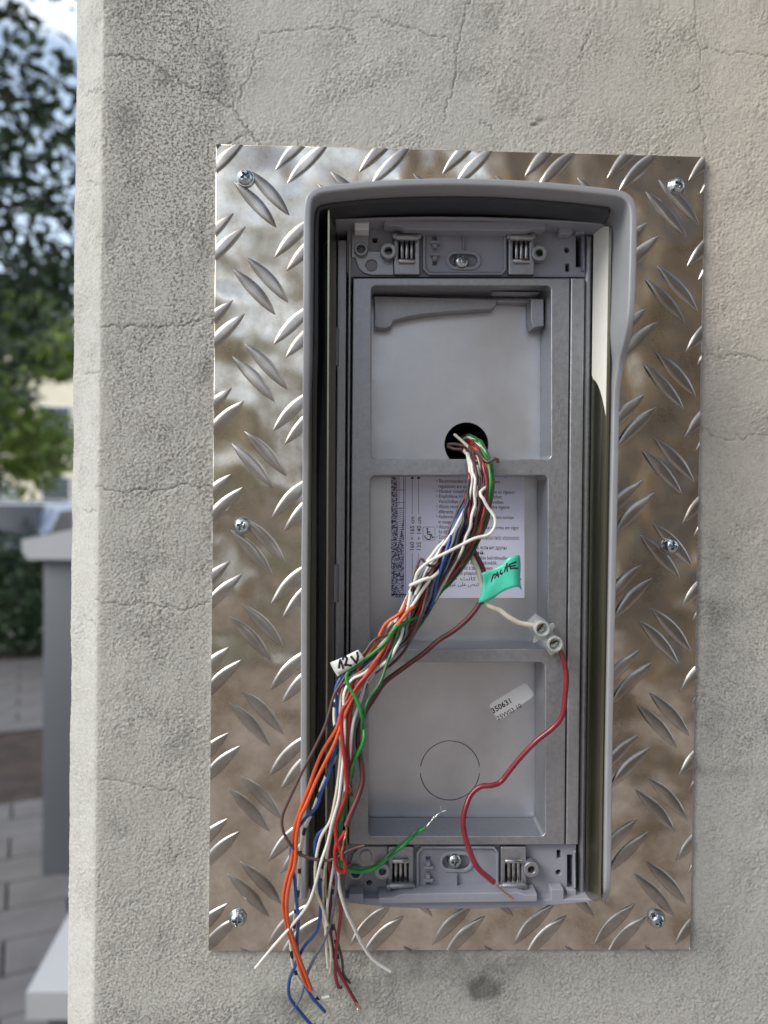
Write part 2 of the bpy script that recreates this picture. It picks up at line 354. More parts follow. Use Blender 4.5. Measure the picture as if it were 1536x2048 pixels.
    for pts, w, a in (
        ([(207, 110), (250, 112), (300, 122), (330, 142), (385, 175), (420, 190), (445, 208), (465, 212), (482, 242), (497, 265), (522, 292)], .36, .85),
        ([(520, 65), (600, 60), (690, 58), (700, 72), (715, 88)], .26, .5), ([(466, 211), (500, 150), (515, 70)], .26, .45),
        ([(740, 35), (800, 50), (850, 68), (910, 80)], .28, .55), ([(938, -10), (920, 60), (912, 110), (905, 170), (885, 245)], .28, .55),
        ([(200, 655), (260, 650), (300, 655), (360, 650), (428, 632)], .34, .75), ([(190, 972), (260, 985), (330, 978), (370, 968), (424, 976)], .34, .8),
        ([(188, 1200), (250, 1210), (300, 1205), (370, 1222), (420, 1205)], .32, .65), ([(1398, 708), (1440, 714), (1480, 710), (1540, 722)], .3, .55),
        ([(425, 1010), (418, 1100)], .25, .35), ([(1180, 60), (1165, 90), (1160, 120)], .3, .4), ([(1400, 100), (1470, 104), (1536, 110)], .25, .35),
        ([(440, 290), (470, 280), (500, 265)], .26, .4), ([(960, 240), (985, 262)], .26, .4), ([(1410, 300), (1395, 200), (1400, 100), (1385, 0)], .22, .3),
        ([(205, 1560), (260, 1565), (330, 1580), (400, 1600)], .3, .35), ([(1400, 860), (1450, 880), (1536, 870)], .26, .3),
        ([(150, 160), (175, 170), (203, 178)], .34, .5), ([(150, 740), (198, 745)], .32, .5), ([(145, 1018), (190, 1022)], .32, .6), ([(150, 1240), (190, 1248)], .32, .5), ([(158, 345), (175, 355), (200, 372)], .3, .4)):
        crackline(pts, w*.72, .4, a*.75)
    pit = blob(1068, 249, 1.8, .6) + .8*blob(1080, 241, 1.9, .8); hgt = hgt-.7*pit; crack = np.maximum(crack, np.clip(pit*.5, 0, .5)); crack = np.maximum(crack, .66*np.clip(3.2*blob(972, 1977, 8.0, 6.2)*(1+.10*big)-1.2, 0, 1))
    flat = 1.0
    H = hgt*flat-groove
    # fade the relief out far away from the detailed patch
    fade = ((X < 177) & (Z > -192) & (Z < 216) & (Y < 42)).astype(float); H = H*fade
    low = np.clip(-hgt*4-.3, 0, 1)
    X = X + pr[None, :, 2]*H + .0026*Z*(np.abs(Z) < 215); Y = Y + pr[None, :, 3]*H
    co = np.stack([X*.001, Y*.001, Z*.001+EYE], -1).reshape(-1, 3)
    i = np.arange(nz_-1)[:, None]*nx_+np.arange(nx_-1)[None, :]
    quad = np.stack([i, i+1, i+1+nx_, i+nx_], -1)
    # nothing of the plaster is needed deep under the metal plate
    Xc = X[:-1, :-1]; Zc = Z[:-1, :-1]
    keep = ~((np.abs(Xc) < 91) & (np.abs(Zc) < 152) & (Y[:-1, :-1] < 5)) | (Xc > 900)
    quad = quad[keep].reshape(-1, 4)
    root = empty('plaster_wall', (.7, .2, 0), 'pale weathered plaster wall end with hairline cracks and a chamfered left corner', 'wall')
    o0 = ORG[root.name]
    me = bpy.data.meshes.new('plaster_face'); me.vertices.add(len(co)); me.vertices.foreach_set('co', (co-np.array(o0)).astype('f4').ravel())
    me.loops.add(quad.size); me.loops.foreach_set('vertex_index', quad.astype('i4').ravel()); me.polygons.add(len(quad))
    me.polygons.foreach_set('loop_start', np.arange(0, quad.size, 4, dtype='i4')); me.polygons.foreach_set('use_smooth', np.ones(len(quad), bool)); me.update(calc_edges=True)
    for k, v in (('grime', grime), ('crack', crack), ('warm', warm), ('moss', moss), ('low', low)):
        a = me.attributes.new(k, 'FLOAT', 'POINT'); a.data.foreach_set('value', v.astype('f4').ravel())
    link('plaster_face', me, M['plaster'], root, o0)
    wbox('coping', -.20, 1.65, -.05, .47, 2.6, 2.66, M['concrete'], root, .006)
    # wall cavity behind the cable hole
    hx, hz = UM(933, 889, 3); vs, fs = [], []
    for d in (-2.2, 40):
        for k in range(24): a = 2*math.pi*k/24; vs.append(W(hx+9.5*math.cos(a), hz+9.5*math.sin(a), -d if d > 0 else 1.9))
    for k in range(24): fs.append((k, (k+1) % 24, 24+(k+1) % 24, 24+k))
    fs.append(tuple(range(24, 48))); mk('cable_hole', vs, fs, M['cavity'], root)
M['cavity'] = mat('dark_cavity', (.05, .045, .04), .9)
M['concrete'] = mat('concrete', (.33, .32, .30), .85, var=.2, vscale=15, bump=1, bscale=60)
build_wall()
# ------------------------------------------------------------------ tread plate
def tread_half(u): return 2.45*max(0, 1-(2*u-1)**2)**.9
def tread_mesh(name, ax, az, bx, bz, org, clip=None):
    """one raised bar between tip a and tip b (mm); verts relative to org (mm)"""
    a, b = Vector((ax, az)), Vector((bx, bz)); d = b-a; n = Vector((-d.y, d.x)).normalized(); nu, nv = 22, 16; vs, fs = [], []
    for i in range(nu+1):
        u = .5-.5*math.cos(math.pi*i/nu); w = tread_half(u); c = a+d*u + n*(.55*math.sin(math.pi*u))
        hh = .68*min(1, (w/1.3))**.7
        for j in range(nv+1):
            v = j/nv*2-1; vv = math.copysign(1-(1-abs(v))**1.5, v); q = c+n*w*vv
            h = hh*(1-abs(vv)**4)*(1-.12*vv-.16*vv*vv)
            vs.append(Vector(((q.x-org[0])*.001, -(h-.02)*.001, (q.y-org[1])*.001)))
    for i in range(nu):
        for j in range(nv): k = i*(nv+1)+j; fs.append((k, k+nv+1, k+nv+2, k+1))
    me = bpy.data.meshes.new(name); me.from_pydata(vs, [], fs); bm = bmesh.new(); bm.from_mesh(me)
    if clip:
        for co, no in clip: bmesh.ops.bisect_plane(bm, geom=bm.verts[:]+bm.edges[:]+bm.faces[:], plane_co=co, plane_no=no, clear_outer=True)
    bmesh.ops.recalc_face_normals(bm, faces=bm.faces)
    if bm.faces and sum(f.normal.y*f.calc_area() for f in bm.faces) > 0: bmesh.ops.reverse_faces(bm, faces=bm.faces)
    nf = len(bm.faces); bm.to_mesh(me); bm.free()
    if nf: me.polygons.foreach_set('use_smooth', [True]*nf)
    return me if nf else None
def screw_mesh(name, r, hh, flange=True):
    nr, na = 16, 48; vs, fs = [], []
    for i in range(nr+1):
        rho = i/nr
        for k in range(na):
            a = 2*math.pi*k/na; x, y = rho*math.cos(a), rho*math.sin(a)
            if flange: z = (.22+.78*math.sqrt(max(0, 1-(rho/.84)**2))*1 if rho < .84 else .22*(1 if rho < .97 else .35))
            else: z = .1+.9*math.sqrt(max(0, 1-rho**2))**.8
            cross = min(max(0, .13-min(abs(x), abs(y)))/.05, 1)*min(max(0, .46-rho)/.06, 1)
            cross = max(cross, min(max(0, .22-rho)/.06, 1)); z -= .62*cross
            vs.append((x*r, -z*hh, y*r))
    for i in range(nr):
        for k in range(na): k2 = (k+1) % na; fs.append((i*na+k, i*na+k2, (i+1)*na+k2, (i+1)*na+k))
    n0 = len(vs)
    for k in range(na): a = 2*math.pi*k/na; vs.append((math.cos(a)*r, 0.0004, math.sin(a)*r))
    for k in range(na): k2 = (k+1) % na; fs.append((nr*na+k, nr*na+k2, n0+k2, n0+k))
    me = bpy.data.meshes.new(name); me.from_pydata(vs, [], fs)
    bm = bmesh.new(); bm.from_mesh(me); bmesh.ops.remove_doubles(bm, verts=bm.verts, dist=1e-7); bmesh.ops.recalc_face_normals(bm, faces=bm.faces); bm.to_mesh(me); bm.free()
    sharp(me, 38); me.materials.append(M['steelscrew']); return me
PW, PH, PT = 95.0, 156.2, 2.0
def build_plate():
    root = empty('tread_plate', W(0, -PH, 0), 'aluminium checker plate with raised bars screwed to the plaster wall', 'metal plate')
    o0 = ORG[root.name]
    plate('sheet', [[(-PW, -PH), (PW, -PH), (PW, PH), (-PW, PH)], circ(933, 889, 9.0, 3)], 0.0, PT, M['tread'], root, .3)
    hood_in = (-52, 62, -128, 118)
    full = {}
    seen = 0
    for kind in 'AB':
        for i in range(-2, 8):
            for j in range(-2, 11):
                for m_ in (0, 1):
                    if kind == 'A': ax, az = -88.0+31.94*i+4.9*m_, 142.0-33.45*j+4.8*m_; bx, bz = ax+16.55, az-17.3
                    else: ax, az = -72.25+32.15*i+4.65*m_, 113.3-33.45*j-5.0*m_; bx, bz = ax+16.55, az+16.9
                    x0, x1, z0, z1 = min(ax, bx)-1.6, max(ax, bx)+1.6, min(az, bz)-1.6, max(az, bz)+1.6
                    if x1 < -PW or x0 > PW or z1 < -PH or z0 > PH: continue
                    if x0 > hood_in[0] and x1 < hood_in[1] and z0 > hood_in[2] and z1 < hood_in[3]: continue
                    inside = x0 > -PW+.3 and x1 < PW-.3 and z0 > -PH+.3 and z1 < PH-.3
                    org = ((ax+bx)/2, (az+bz)/2)
                    if inside:
                        if kind not in full: full[kind] = tread_mesh('tread', ax, az, bx, bz, org)
                        me = full[kind]
                    else:
                        cl = []
                        for v, no in ((PW-.25, (1, 0, 0)), (-PW+.25, (-1, 0, 0))): cl.append((((v-org[0])*.001, 0, 0), no))
                        for v, no in ((PH-.25, (0, 0, 1)), (-PH+.25, (0, 0, -1))): cl.append(((0, 0, (v-org[1])*.001), no))
                        me = tread_mesh('tread', ax, az, bx, bz, org, cl)
                    if me: link('tread', me, M['treadbar'], root, W(org[0], org[1], PT))
    sm = screw_mesh('screw', .0035, .0030)
    for px, py in ((490, 353), (1356, 370), (483, 1052), (1344, 1092), (474, 1841), (1317, 1843)):
        x, z = UM(px, py, 4); s = link('screw', sm, None, root, W(x, z, 2.4)); s.rotation_euler = (0, random.uniform(0, 3), 0)
build_plate()
# ------------------------------------------------------------------ door entry station (rain hood, casting, brackets)
INT = empty('door_entry_station', W(0, -138, 2), 'opened grey door entry station with rain hood and three empty module windows on checker plate', 'intercom')
def build_hood():
    C = [(600, 1797, 24), (600, 1740, 28), (601, 1600, 28), (602, 1200, 28), (604, 1000, 28.5), (605, 920, 30), (605, 850, 34), (605, 780, 39), (606, 700, 43), (606, 600, 45), (607, 450, 45), (608, 415, 45), (613, 392, 45), (627, 378, 45), (655, 370, 45), (760, 360, 45), (880, 356, 45), (1000, 358, 45), (1120, 366, 45), (1215, 376, 45), (1245, 381, 45), (1262, 391, 45), (1271, 406, 45), (1275, 432, 45), (1274, 500, 45), (1271, 600, 45), (1268, 640, 44.5), (1262, 680, 41), (1252, 720, 35), (1244, 760, 32.5), (1240, 805, 31), (1238, 900, 31), (1232, 1200, 31), (1226, 1500, 31), (1223, 1750, 31), (1220, 1785, 29), (1216, 1799, 26)]
    P = []
    for x, y, h in C: a, b = UM(x, y, h); P.append(Vector((a, b, h)))
    P = catmull(P, 2.2); n = len(P)
    vs, fs = [], []
    th = 2.4
    for i, p in enumerate(P):
        d = P[min(i+1, n-1)]-P[max(i-1, 0)]; t2 = Vector((d.x, d.y)).normalized(); nrm = Vector((t2.y, -t2.x))   # points inwards (path runs clockwise)
        x, z, h = p.x, p.y, p.z
        sec = [(0.0, PT+.05)]
        for k in range(5): a = math.pi/2*k/4; sec.append((.5-.5*math.cos(a), h-.5+.5*math.sin(a)))
        for k in range(5): a = math.pi/2*k/4; sec.append((th-.7+.7*math.sin(a), h-.7+.7*math.cos(a)))
        sec += [(th+.5, h-8), (th+1.2, 12), (th+2.5, 6.2)]
        for o, hh in sec: vs.append(W(x+nrm.x*o, z+nrm.y*o, max(hh, PT+.05)))
        m_ = len(sec)
    for i in range(n-1):
        for j in range(m_-1): k = i*m_+j; fs.append((k, k+1, k+m_+1, k+m_))
    fs.append(tuple(range(m_))); fs.append(tuple(range((n-1)*m_, n*m_))[::-1])
    o = mk('rain_hood', vs, fs, M['hood'], INT, ang=50)
    bm = bmesh.new(); bm.from_mesh(o.data); bmesh.ops.recalc_face_normals(bm, faces=bm.faces); bm.to_mesh(o.data); bm.free()
    # black band added just inside the hood to paint its inner shade
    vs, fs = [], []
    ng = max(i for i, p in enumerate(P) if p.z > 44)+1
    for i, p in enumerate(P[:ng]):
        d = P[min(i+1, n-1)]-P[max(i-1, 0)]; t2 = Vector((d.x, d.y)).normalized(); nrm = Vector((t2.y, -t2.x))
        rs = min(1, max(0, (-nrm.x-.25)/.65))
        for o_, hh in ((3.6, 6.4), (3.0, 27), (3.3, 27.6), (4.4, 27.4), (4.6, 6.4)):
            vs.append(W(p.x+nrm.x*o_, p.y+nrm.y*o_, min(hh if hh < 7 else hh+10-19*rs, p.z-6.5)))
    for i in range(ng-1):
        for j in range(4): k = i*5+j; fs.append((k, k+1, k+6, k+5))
    mk('shade_band', vs, fs, M['darkplastic'], INT, ang=50)
    # floor of the hood, a dark moulded tray
    inner = []
    for i in range(0, n, 3):
        p = P[i]; d = P[min(i+1, n-1)]-P[max(i-1, 0)]; t2 = Vector((d.x, d.y)).normalized(); nrm = Vector((t2.y, -t2.x)); q = Vector((p.x, p.y))+nrm*3.2
        inner.append((q.x, max(q.y, -134.5)))
    hole = circ(933, 889, 9.6, 3); plate('tray', [inner, hole], PT+.05, 2.9, M['darkplastic'], INT, .1)
build_hood()
# long dark channels and bright rails each side
def strip(name, top, bot, h0, h1, m, w0, w1, bevel=.2, par=None):
    """vertical strip: photo x of left/right edge at top & bottom, front face at h1"""
    (yt, xl, xr), (yb, xl2, xr2) = top, bot
    return plate(name, [pl([(xl, yt), (xr, yt), (xr2, yb), (xl2, yb)], h1)], h0, h1, m, par or INT, bevel)
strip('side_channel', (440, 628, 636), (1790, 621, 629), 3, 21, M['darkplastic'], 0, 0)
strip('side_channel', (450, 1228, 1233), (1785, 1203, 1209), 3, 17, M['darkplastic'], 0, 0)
def rail(name, front, back, hf, hb, thick, m):
    """thin upright blade; front/back edges given as photo pixels (top, bottom) on their own planes"""
    ft, fb = Vector(UM(*front[0], hf)), Vector(UM(*front[1], hf)); bt, bb = Vector(UM(*back[0], hb)), Vector(UM(*back[1], hb))
    vs = [];
    for dx in (0, thick):
        vs += [W(ft.x+dx, ft.y, hf), W(fb.x+dx, fb.y, hf), W(bb.x+dx, bb.y, hb), W(bt.x+dx, bt.y, hb)]
    fs = [(0, 1, 2, 3), (7, 6, 5, 4), (0, 4, 5, 1), (1, 5, 6, 2), (2, 6, 7, 3), (3, 7, 4, 0)]
    o = mk(name, vs, fs, m, INT, smooth=False); bm = bmesh.new(); bm.from_mesh(o.data); bmesh.ops.bevel(bm, geom=list(bm.edges), offset=.00018, segments=2, affect='EDGES'); bm.to_mesh(o.data); bm.free(); sharp(o.data, 30); return o
rail('side_rail', ((659, 419), (653, 1797)), ((673, 428), (665, 1790)), 37, 18, -.55, M['rail'])
rR = rail('side_rail', ((1219, 452), (1197, 1800)), ((1187, 450), (1170, 1797)), 30, 18, .9, M['rail'])
# bright reflection on the upper right rail, painted as a pale sheet
def rail_shine():
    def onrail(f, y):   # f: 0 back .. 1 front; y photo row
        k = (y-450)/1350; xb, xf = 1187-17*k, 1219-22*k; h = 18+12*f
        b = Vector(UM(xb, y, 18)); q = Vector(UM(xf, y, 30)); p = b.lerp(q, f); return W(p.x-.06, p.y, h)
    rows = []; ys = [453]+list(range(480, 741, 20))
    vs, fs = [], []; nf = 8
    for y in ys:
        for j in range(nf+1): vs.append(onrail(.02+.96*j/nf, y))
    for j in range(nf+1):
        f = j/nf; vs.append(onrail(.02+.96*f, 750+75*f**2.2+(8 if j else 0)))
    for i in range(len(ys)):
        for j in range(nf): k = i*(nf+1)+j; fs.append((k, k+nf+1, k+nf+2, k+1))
    o = mk('rail_reflection', vs, fs, M['rail_shine'], rR); return o
rail_shine()
strip('rail_lip', (455, 1221, 1226), (1796, 1198, 1202), 5, 28, M['hood'], 0, 0)
# casting with three windows
HF = 20.0
win = [(743, 570, 1103, 918), (741, 950, 1096, 1298), (737, 1325, 1090, 1672)]
win = [rrect(743, 571, 1102, 918, 1.6, HF), rrect(741, 951, 1095, 1298, 1.6, HF), rrect(737, 1325, 1090, 1672, 1.6, HF)]
fr_out = pl([(706, 556), (1139.5, 556), (1129.5, 1690), (697, 1690)], HF)
plate('module_frame', [fr_out]+win, 4.0, HF, M['zinc'], INT, .5, 3)
strip('side_flange', (556, 1142, 1170), (1690, 1132, 1157), 4, HF-.1, M['zinc'], 0, 0, .6)
strip('outer_flange', (470, 1171, 1187), (1795, 1158, 1171), 4, 17.5, M['zinc'], 0, 0, 1.2)
strip('side_flange', (480, 675, 694), (1780, 668, 686), 4, 15, M['zinc'], 0, 0, .4)
strip('outer_flange', (480, 697, 703), (1780, 689, 695), 4, 17.5, M['zinc'], 0, 0, .4)
for y in (655, 1130):
    strip('catch', (y, 664, 678), (y+75, 663, 677), 10, 16.5, M['plastic'], 0, 0, .4)
# back sheet with cable hole and knock-out slot
HB = 3.6
def arcslot(cx, cy, r0, r1, a0, a1, h, n=30):
    x, z = UM(cx, cy, h); o = [(x+r1*math.cos(a0+(a1-a0)*k/n), z+r1*math.sin(a0+(a1-a0)*k/n)) for k in range(n+1)]
    o += [(x+r0*math.cos(a1+(a0-a1)*k/n), z+r0*math.sin(a1+(a0-a1)*k/n)) for k in range(n+1)]; return o
bk = plate('back_sheet', [pl([(712, 545), (1112, 545), (1100, 1700), (705, 1700)], HB), circ(933, 889, 8.55, HB, 40),
      arcslot(900, 1541, 11.45, 11.75, R(8), R(172), HB), arcslot(900, 1541, 11.45, 11.75, R(185), R(355), HB)], 2.92, HB, M['backsheet'], INT, .05, 1)
# cast lugs reaching into the first window
plate('cast_lug', [pl([(748, 592), (995, 598), (992, 612), (984, 617), (900, 623), (850, 628), (815, 634), (788, 641), (782, 652), (772, 657), (748, 655)], 9)], 4.1, 9.2, M['zinc'], INT, .5, 3)
plate('cast_lug', [pl([(1062, 597), (1088, 597), (1088, 652), (1066, 656), (1062, 640)], 12)], 4.1, 12, M['zinc'], INT, .5, 3)
plate('cast_lug', [pl([(985, 597), (1070, 597), (1066, 606), (985, 603)], 8)], 4.1, 8, M['zinc'], INT, .4, 3)
# ---- brackets, top one traced, bottom one mirrored
def bracket(top):
    if top: f = lambda x, y: (x, y)
    else: f = lambda x, y: (.9853*x-.4, 1694+(549-y)*1.045)
    sgn = 'top' if top else 'bottom'
    h = 17.0
    root = None
    def pts(L): return [f(*p) for p in L]
    def box(name, x0, y0, x1, y1, h0, h1, m, par, r=.4, bev=.3):
        (a, b), (c, d) = f(x0, y0), f(x1, y1); return plate(name, [rrect(a, b, c, d, r, h1)] if top else [rrect(a, d, c, b, r, h1)], h0, h1, m, par, bev)
    def cc(x, y, r, hh): a, b = f(x, y); return circ(a, b, r, hh)
    def rr(x0, y0, x1, y1, r, hh):
        (a, b), (c, d) = f(x0, y0), f(x1, y1); return rrect(a, min(b, d), c, max(b, d), r, hh)
    br = plate('bracket', [pl(pts([(694, 452), (706, 441), (1170, 441), (1170, 554), (702, 554), (694, 545)]), h), cc(750, 480, 1.0, h), cc(1134, 500, 1.0, h),
               rr(1152, 470, 1164, 534, .2, h), rr(1131, 527, 1139, 543, .1, h), rr(1018, 480, 1066, 520, .3, h), rr(790, 480, 836, 520, .3, h)], 8, h, M['plastic'], INT, .3)
    br2 = br
    plate('corner_plate', [pl(pts([(703, 466), (738, 466), (738, 502), (787, 503), (787, 550), (742, 550), (728, 546), (718, 537), (713, 524), (711, 516), (703, 515)]), h+.9), cc(743, 530.5, 2.1 if top else .01, h+.9), cc(722, 497, 1.5, h+.9)][:None if top else None], h+.02, h+.9, M['zinc'], br2, .25)
    if not top:
        a, b = f(743, 530.5); plate('boss', [circ(a, b, 2.3, h+1.4)], h+.9, h+1.4, M['zinc'], br2, .2)
    for x, y, r0, r1, hh in ((722, 497, 2.5, 1.5, 20), (777, 501, 2.9, 1.3, 21.5), (1079.5, 505, 2.9, 1.3, 21.5)):
        plate('boss', [cc(x, y, r0, hh), cc(x, y, r1, hh)], h+.02, hh, M['zinc'], br2, .35)
    for x0, x1, o0, o1 in ((788, 840, 797, 830), (1017, 1069, 1026, 1059)):
        cl = plate('spring_clip', [rr(x0, 466, x1, 549, .6, 19.6), rr(o0, 480, o1, 518, .4, 19.6)], h+.03, 19.6, M['zinc'], br2, .45)
        w = (o1-o0)
        for k in range(3):
            xx = o0+w*(.2+.3*k); (a, b), (c, d) = f(xx, 479), f(xx, 519)
            A, B = U(a, b, 18.2), U(c, d, 18.2); cyl_h('spring_bar', A, B, .00072, M['steelpin'], cl)
        (a, b), (c, d) = f(x0+3, 475), f(x1-3, 475); cyl_h('hinge_pin', U(a, b, 21), U(c, d, 21), .00115, M['zinc'], cl)
        for x in (x0+3, x1-3): a, b = f(x, 471); plate('knuckle', [circ(a, b, 1.15, 21.3, 16)], h+.05, 21.3, M['zinc'], cl, .4)
        (a, b), (c, d) = f(o0, 522), f(o1, 522); cyl_h('hinge_pin', U(a, b, 20.3), U(c, d, 20.3), .00085, M['steelpin'], cl)
    cp = plate('centre_plate', [pl(pts([(846, 458), (1013, 458), (1013, 539), (1004, 549), (857, 549), (846, 537)]), 19.6), pl(pts([(851, 463), (1008, 463), (1008, 537), (1001, 545), (860, 545), (851, 535)]), 19.6)], h+.04, 19.6, M['plastic'], br2, .3)
    bossh = 19.2
    def st(x0, y0, x1, y1, hh): (a, b), (c, d) = f(x0, y0), f(x1, y1); return stad(a, min(b, d), c, max(b, d), hh)
    plate('inner_plate', [pl(pts([(851, 463), (1008, 463), (1008, 537), (1001, 545), (860, 545), (851, 535)]), 18.5), st(899, 507, 955, 533, 18.5), rr(865, 466, 874, 480, .1, 18.5), rr(865, 519, 874, 531, .1, 18.5)], h+.05, 18.5, M['plastic'], cp, .1)
    plate('slot_boss', [st(892, 500, 962, 540, bossh), st(899, 507, 955, 533, bossh)], 18.4, bossh, M['plastic'], cp, .25)
    box('rib', 926, 462, 929.5, 496, 18.4, 20.0, M['plastic'], cp, .2)
    for y0, y1, y2, y3 in ((481, 487, 487, 495), (505, 511, 511, 519)):
        box('lug', 861, y0, 880, y1, 18.4, 20.6, M['plastic'], cp, .2); box('lug', 866, y2 if y0 < 500 else y1, 874, y3, 18.4, 21, M['plastic'], cp, .2)
    plate('ledge', [pl(pts([(769, 440), (1091, 444), (1091, 457), (1068, 457), (1051, 462), (812, 459), (798, 452), (769, 451)]), 25)], h+.05, 25, M['plastic'], br2, .4)
    w = box('stop_block', 709, 441, 738, 459, h+.05, 24, M['plastic'] if not top else M['paleblock'], br2)
    box('stop_block', 1119, 446, 1145, 468, h+.05, 22, M['plastic'], br2); box('stop_block', 1151, 448, 1170, 467, h+.05, 19.5, M['plastic'], br2)
    box('edge_rib', 1166, 470, 1170, 540, h+.05, 19.5, M['plastic'], br2, .1)
    a, b = f(923.5, 521); me = screw_mesh('bracket_screw', .0027, .0024, False)
    x, z = UM(a, b, 20); link('screw', me, None, INT, W(x, z, 18.6))
    if top: q = [(671, 437), (760, 433.5), (860, 432), (960, 433), (1060, 436), (1140, 440), (1218, 446), (1218, 451), (1140, 445), (1060, 441), (960, 438), (860, 437), (760, 438.5), (671, 441)]; hh = 27
    else: q = [(690, 1796), (1000, 1802), (1195, 1797), (1196, 1803), (1130, 1809), (1060, 1814), (960, 1818), (860, 1818), (780, 1815), (720, 1809), (690, 1804)]; hh = 22
    plate('end_lip', [pl(q, hh)], 3, hh, M['plastic'], br2, .4)
M['paleblock'] = mat('pale_plastic', (.80, .82, .86), .5)
bracket(True); bracket(False)
tag(INT, None)
# bottom wall below the third window is part of the casting; a small rating label sits under its top edge
lab_a, lab_b = U(985, 585, 12), U(1075, 590, 12)
o = wbox('rating_label', lab_a.x, lab_b.x, -.0135, -.0085, U(1000, 572, HF).z-.0004, U(1000, 572, HF).z-.0002, M['plastic'], INT)
# ------------------------------------------------------------------ flat print helpers
def flatpoly(name, pts, h, m, par): return mk(name, [W(x, z, h) for x, z in pts], [tuple(range(len(pts)))], m, par, smooth=False)
def ribbon_px(name, L, w, h, m, par):
    """print strokes: list of polylines in photo pixels, w mm wide"""
    vs, fs = [], []
    for pts in L:
        P = [Vector(UM(x, y, h)) for x, y in pts]
        for a, b in zip(P[:-1], P[1:]):
            d = (b-a); n = Vector((-d.y, d.x)).normalized()*w/2; k = len(vs); e = d.normalized()*w*.25
            for q in (a-e-n, b+e-n, b+e+n, a-e+n): vs.append(W(q.x, q.y, h))
            fs.append((k, k+1, k+2, k+3))
    return mk(name, vs, fs, m, par, smooth=False)
def text(name, s, px0, py0, size, h, m, par, pxr=None, ang=0.0, bold=0.0, right=False):
    cu = bpy.data.curves.new(name, 'FONT'); cu.body = s; cu.size = size; cu.offset = bold or .02*size/2; cu.resolution_u = 2
    t = bpy.data.objects.new('t', cu); S.collection.objects.link(t); dg = bpy.context.evaluated_depsgraph_get(); dg.update()
    me = bpy.data.meshes.new_from_object(t.evaluated_get(dg)); bpy.data.objects.remove(t); me.name = name
    if not len(me.vertices): return None
    xs = [v.co.x for v in me.vertices]; w = max(xs)-min(xs); x, z = UM(px0, py0, h); sx = 1.0
    if pxr is not None: sx = (UM(pxr, py0, h)[0]-x)/w
    o0 = ORG[par.name]; ca, sa = math.cos(ang), math.sin(ang)
    for v in me.vertices:
        a, b = (v.co.x-min(xs))*sx, v.co.y; q = W(x+a*ca-b*sa, z+a*sa+b*ca, h); v.co = q-o0
    me.materials.clear(); return link(name, me, m, par, o0)
# instruction label
LH = HB+.10
lb = plate('instruction_label', [pl([(782, 928), (1049, 928), (1049, 1196), (782, 1196)], LH)], HB+.01, LH, M['paper'], bk, .01, 0)
lines = [("Altezza consigliata salvo diversa normativa vigente.", 951.5, 1027), ("• Recommended height unless different", 965, 1000), ("regulations are specified.", 975.5, 954), ("• Hauteur conseillée, sauf autre norme en vigueur.", 985.5, 1030),
 ("• Empfohlene Höhe, falls die gesetzlichen", 995.5, 1003), ("Vorschriften nichts anderes vorschreiben.", 1006, 1008), ("• Altura recomendada salvo normativa vigente", 1016, 1019), ("diferente.", 1026.5, 908),
 ("• Aanbevolen hoogte, tenzij plaatselijk andere normen", 1036.5, 1027), ("in voege.", 1047, 905), ("• Altura aconselhada a não ser se a norma em vigor", 1057, 1038), ("for diferente.", 1067, 912),
 ("• Συνιστώμενο ύψος εκτός διαφορετικής ισχύουσας", 1077.5, 1039), ("νομοθεσίας.", 1087.5, 908), ("• Рекомендуемая высота, если нет других", 1097.5, 1014), ("предписаний.", 1108, 970),
 ("• Yasal kanunlarda farklı şekilde belirtilmedikçe", 1118, 1020), ("olmadıkça, tavsiye edilen yükseklik.", 1128, 995), ("• Zalecana wysokość z zastrzeżeniem", 1138.5, 985), ("obowiązujących przepisów.", 1149, 960)]
for s, y, xr in lines: text('print_line', s, 873 if s[0] == '•' else 877, y, 2.0, LH+.012, M['print'], lb, xr)
ara = ["ﺖﻟﺎﻨﻫ ﺖﻧﺎﻛ ﺎﻣ اذإ ءﺎﻨﺜﺘﺳا •", "ﻚﻟذ ﺮﻴﻏ ﻰﻠﻋ ﺺﻨﺗ لﻮﻌﻔﻣ"]
for s, y, xr in ((ara[0], 1160, 1043), (ara[1], 1171.5, 990)): text('print_line', s, 877, y, 2.0, LH+.012, M['print'], lb, xr)
text('print_line', "160 ÷ 165 cm", 828, 1100, 2.4, LH+.012, M['print'], lb, None, R(90)); text('print_line', "135 ÷ 140 cm", 841.5, 1100, 2.4, LH+.012, M['print'], lb, None, R(90))
flatpoly('speckled_print', pl([(782.5, 929), (808, 929), (808, 1195.5), (782.5, 1195.5)], LH), LH+.008, M['speckle'], lb)
flatpoly('speckled_print', pl([(808.5, 1188), (862, 1188), (862, 1195.5), (808.5, 1195.5)], LH), LH+.008, M['speckle'], lb)
flatpoly('column_print', pl([(794, 929), (807, 929), (807, 1030), (803, 1060), (797, 1085), (793, 1095), (796, 1060), (795, 1015)], LH), LH+.016, M['paper'], lb)
ribbon_px('drawing_lines', [[(810.5, 929), (810.5, 1188)], [(794, 929), (794, 1015)], [(807, 929), (807, 1050)], [(798, 929), (798, 1010)], [(794, 951), (807, 951)], [(794, 980), (810, 980)], [(794, 1005), (810, 1005)], [(794, 1016), (810, 1016)]]
          + [[(796-(k > 9)*(k-9)*.6, 1018+4.2*k), (807-(k > 9)*(k-9)*.7, 1016+4.2*k+(k > 9)*(k-9)*.3)] for k in range(18)], .16, LH+.02, M['print'], lb)
ribbon_px('drawing_lines', [[(824.5, 957), (824.5, 1028)], [(837.3, 957), (837.3, 1028)], [(824.5, 1106), (824.5, 1187)], [(837.3, 1106), (837.3, 1187)]], .16, LH+.012, M['print'], lb)
ribbon_px('ground_line', [[(783, 1189), (862, 1189)]], .35, LH+.022, M['ink'], lb)
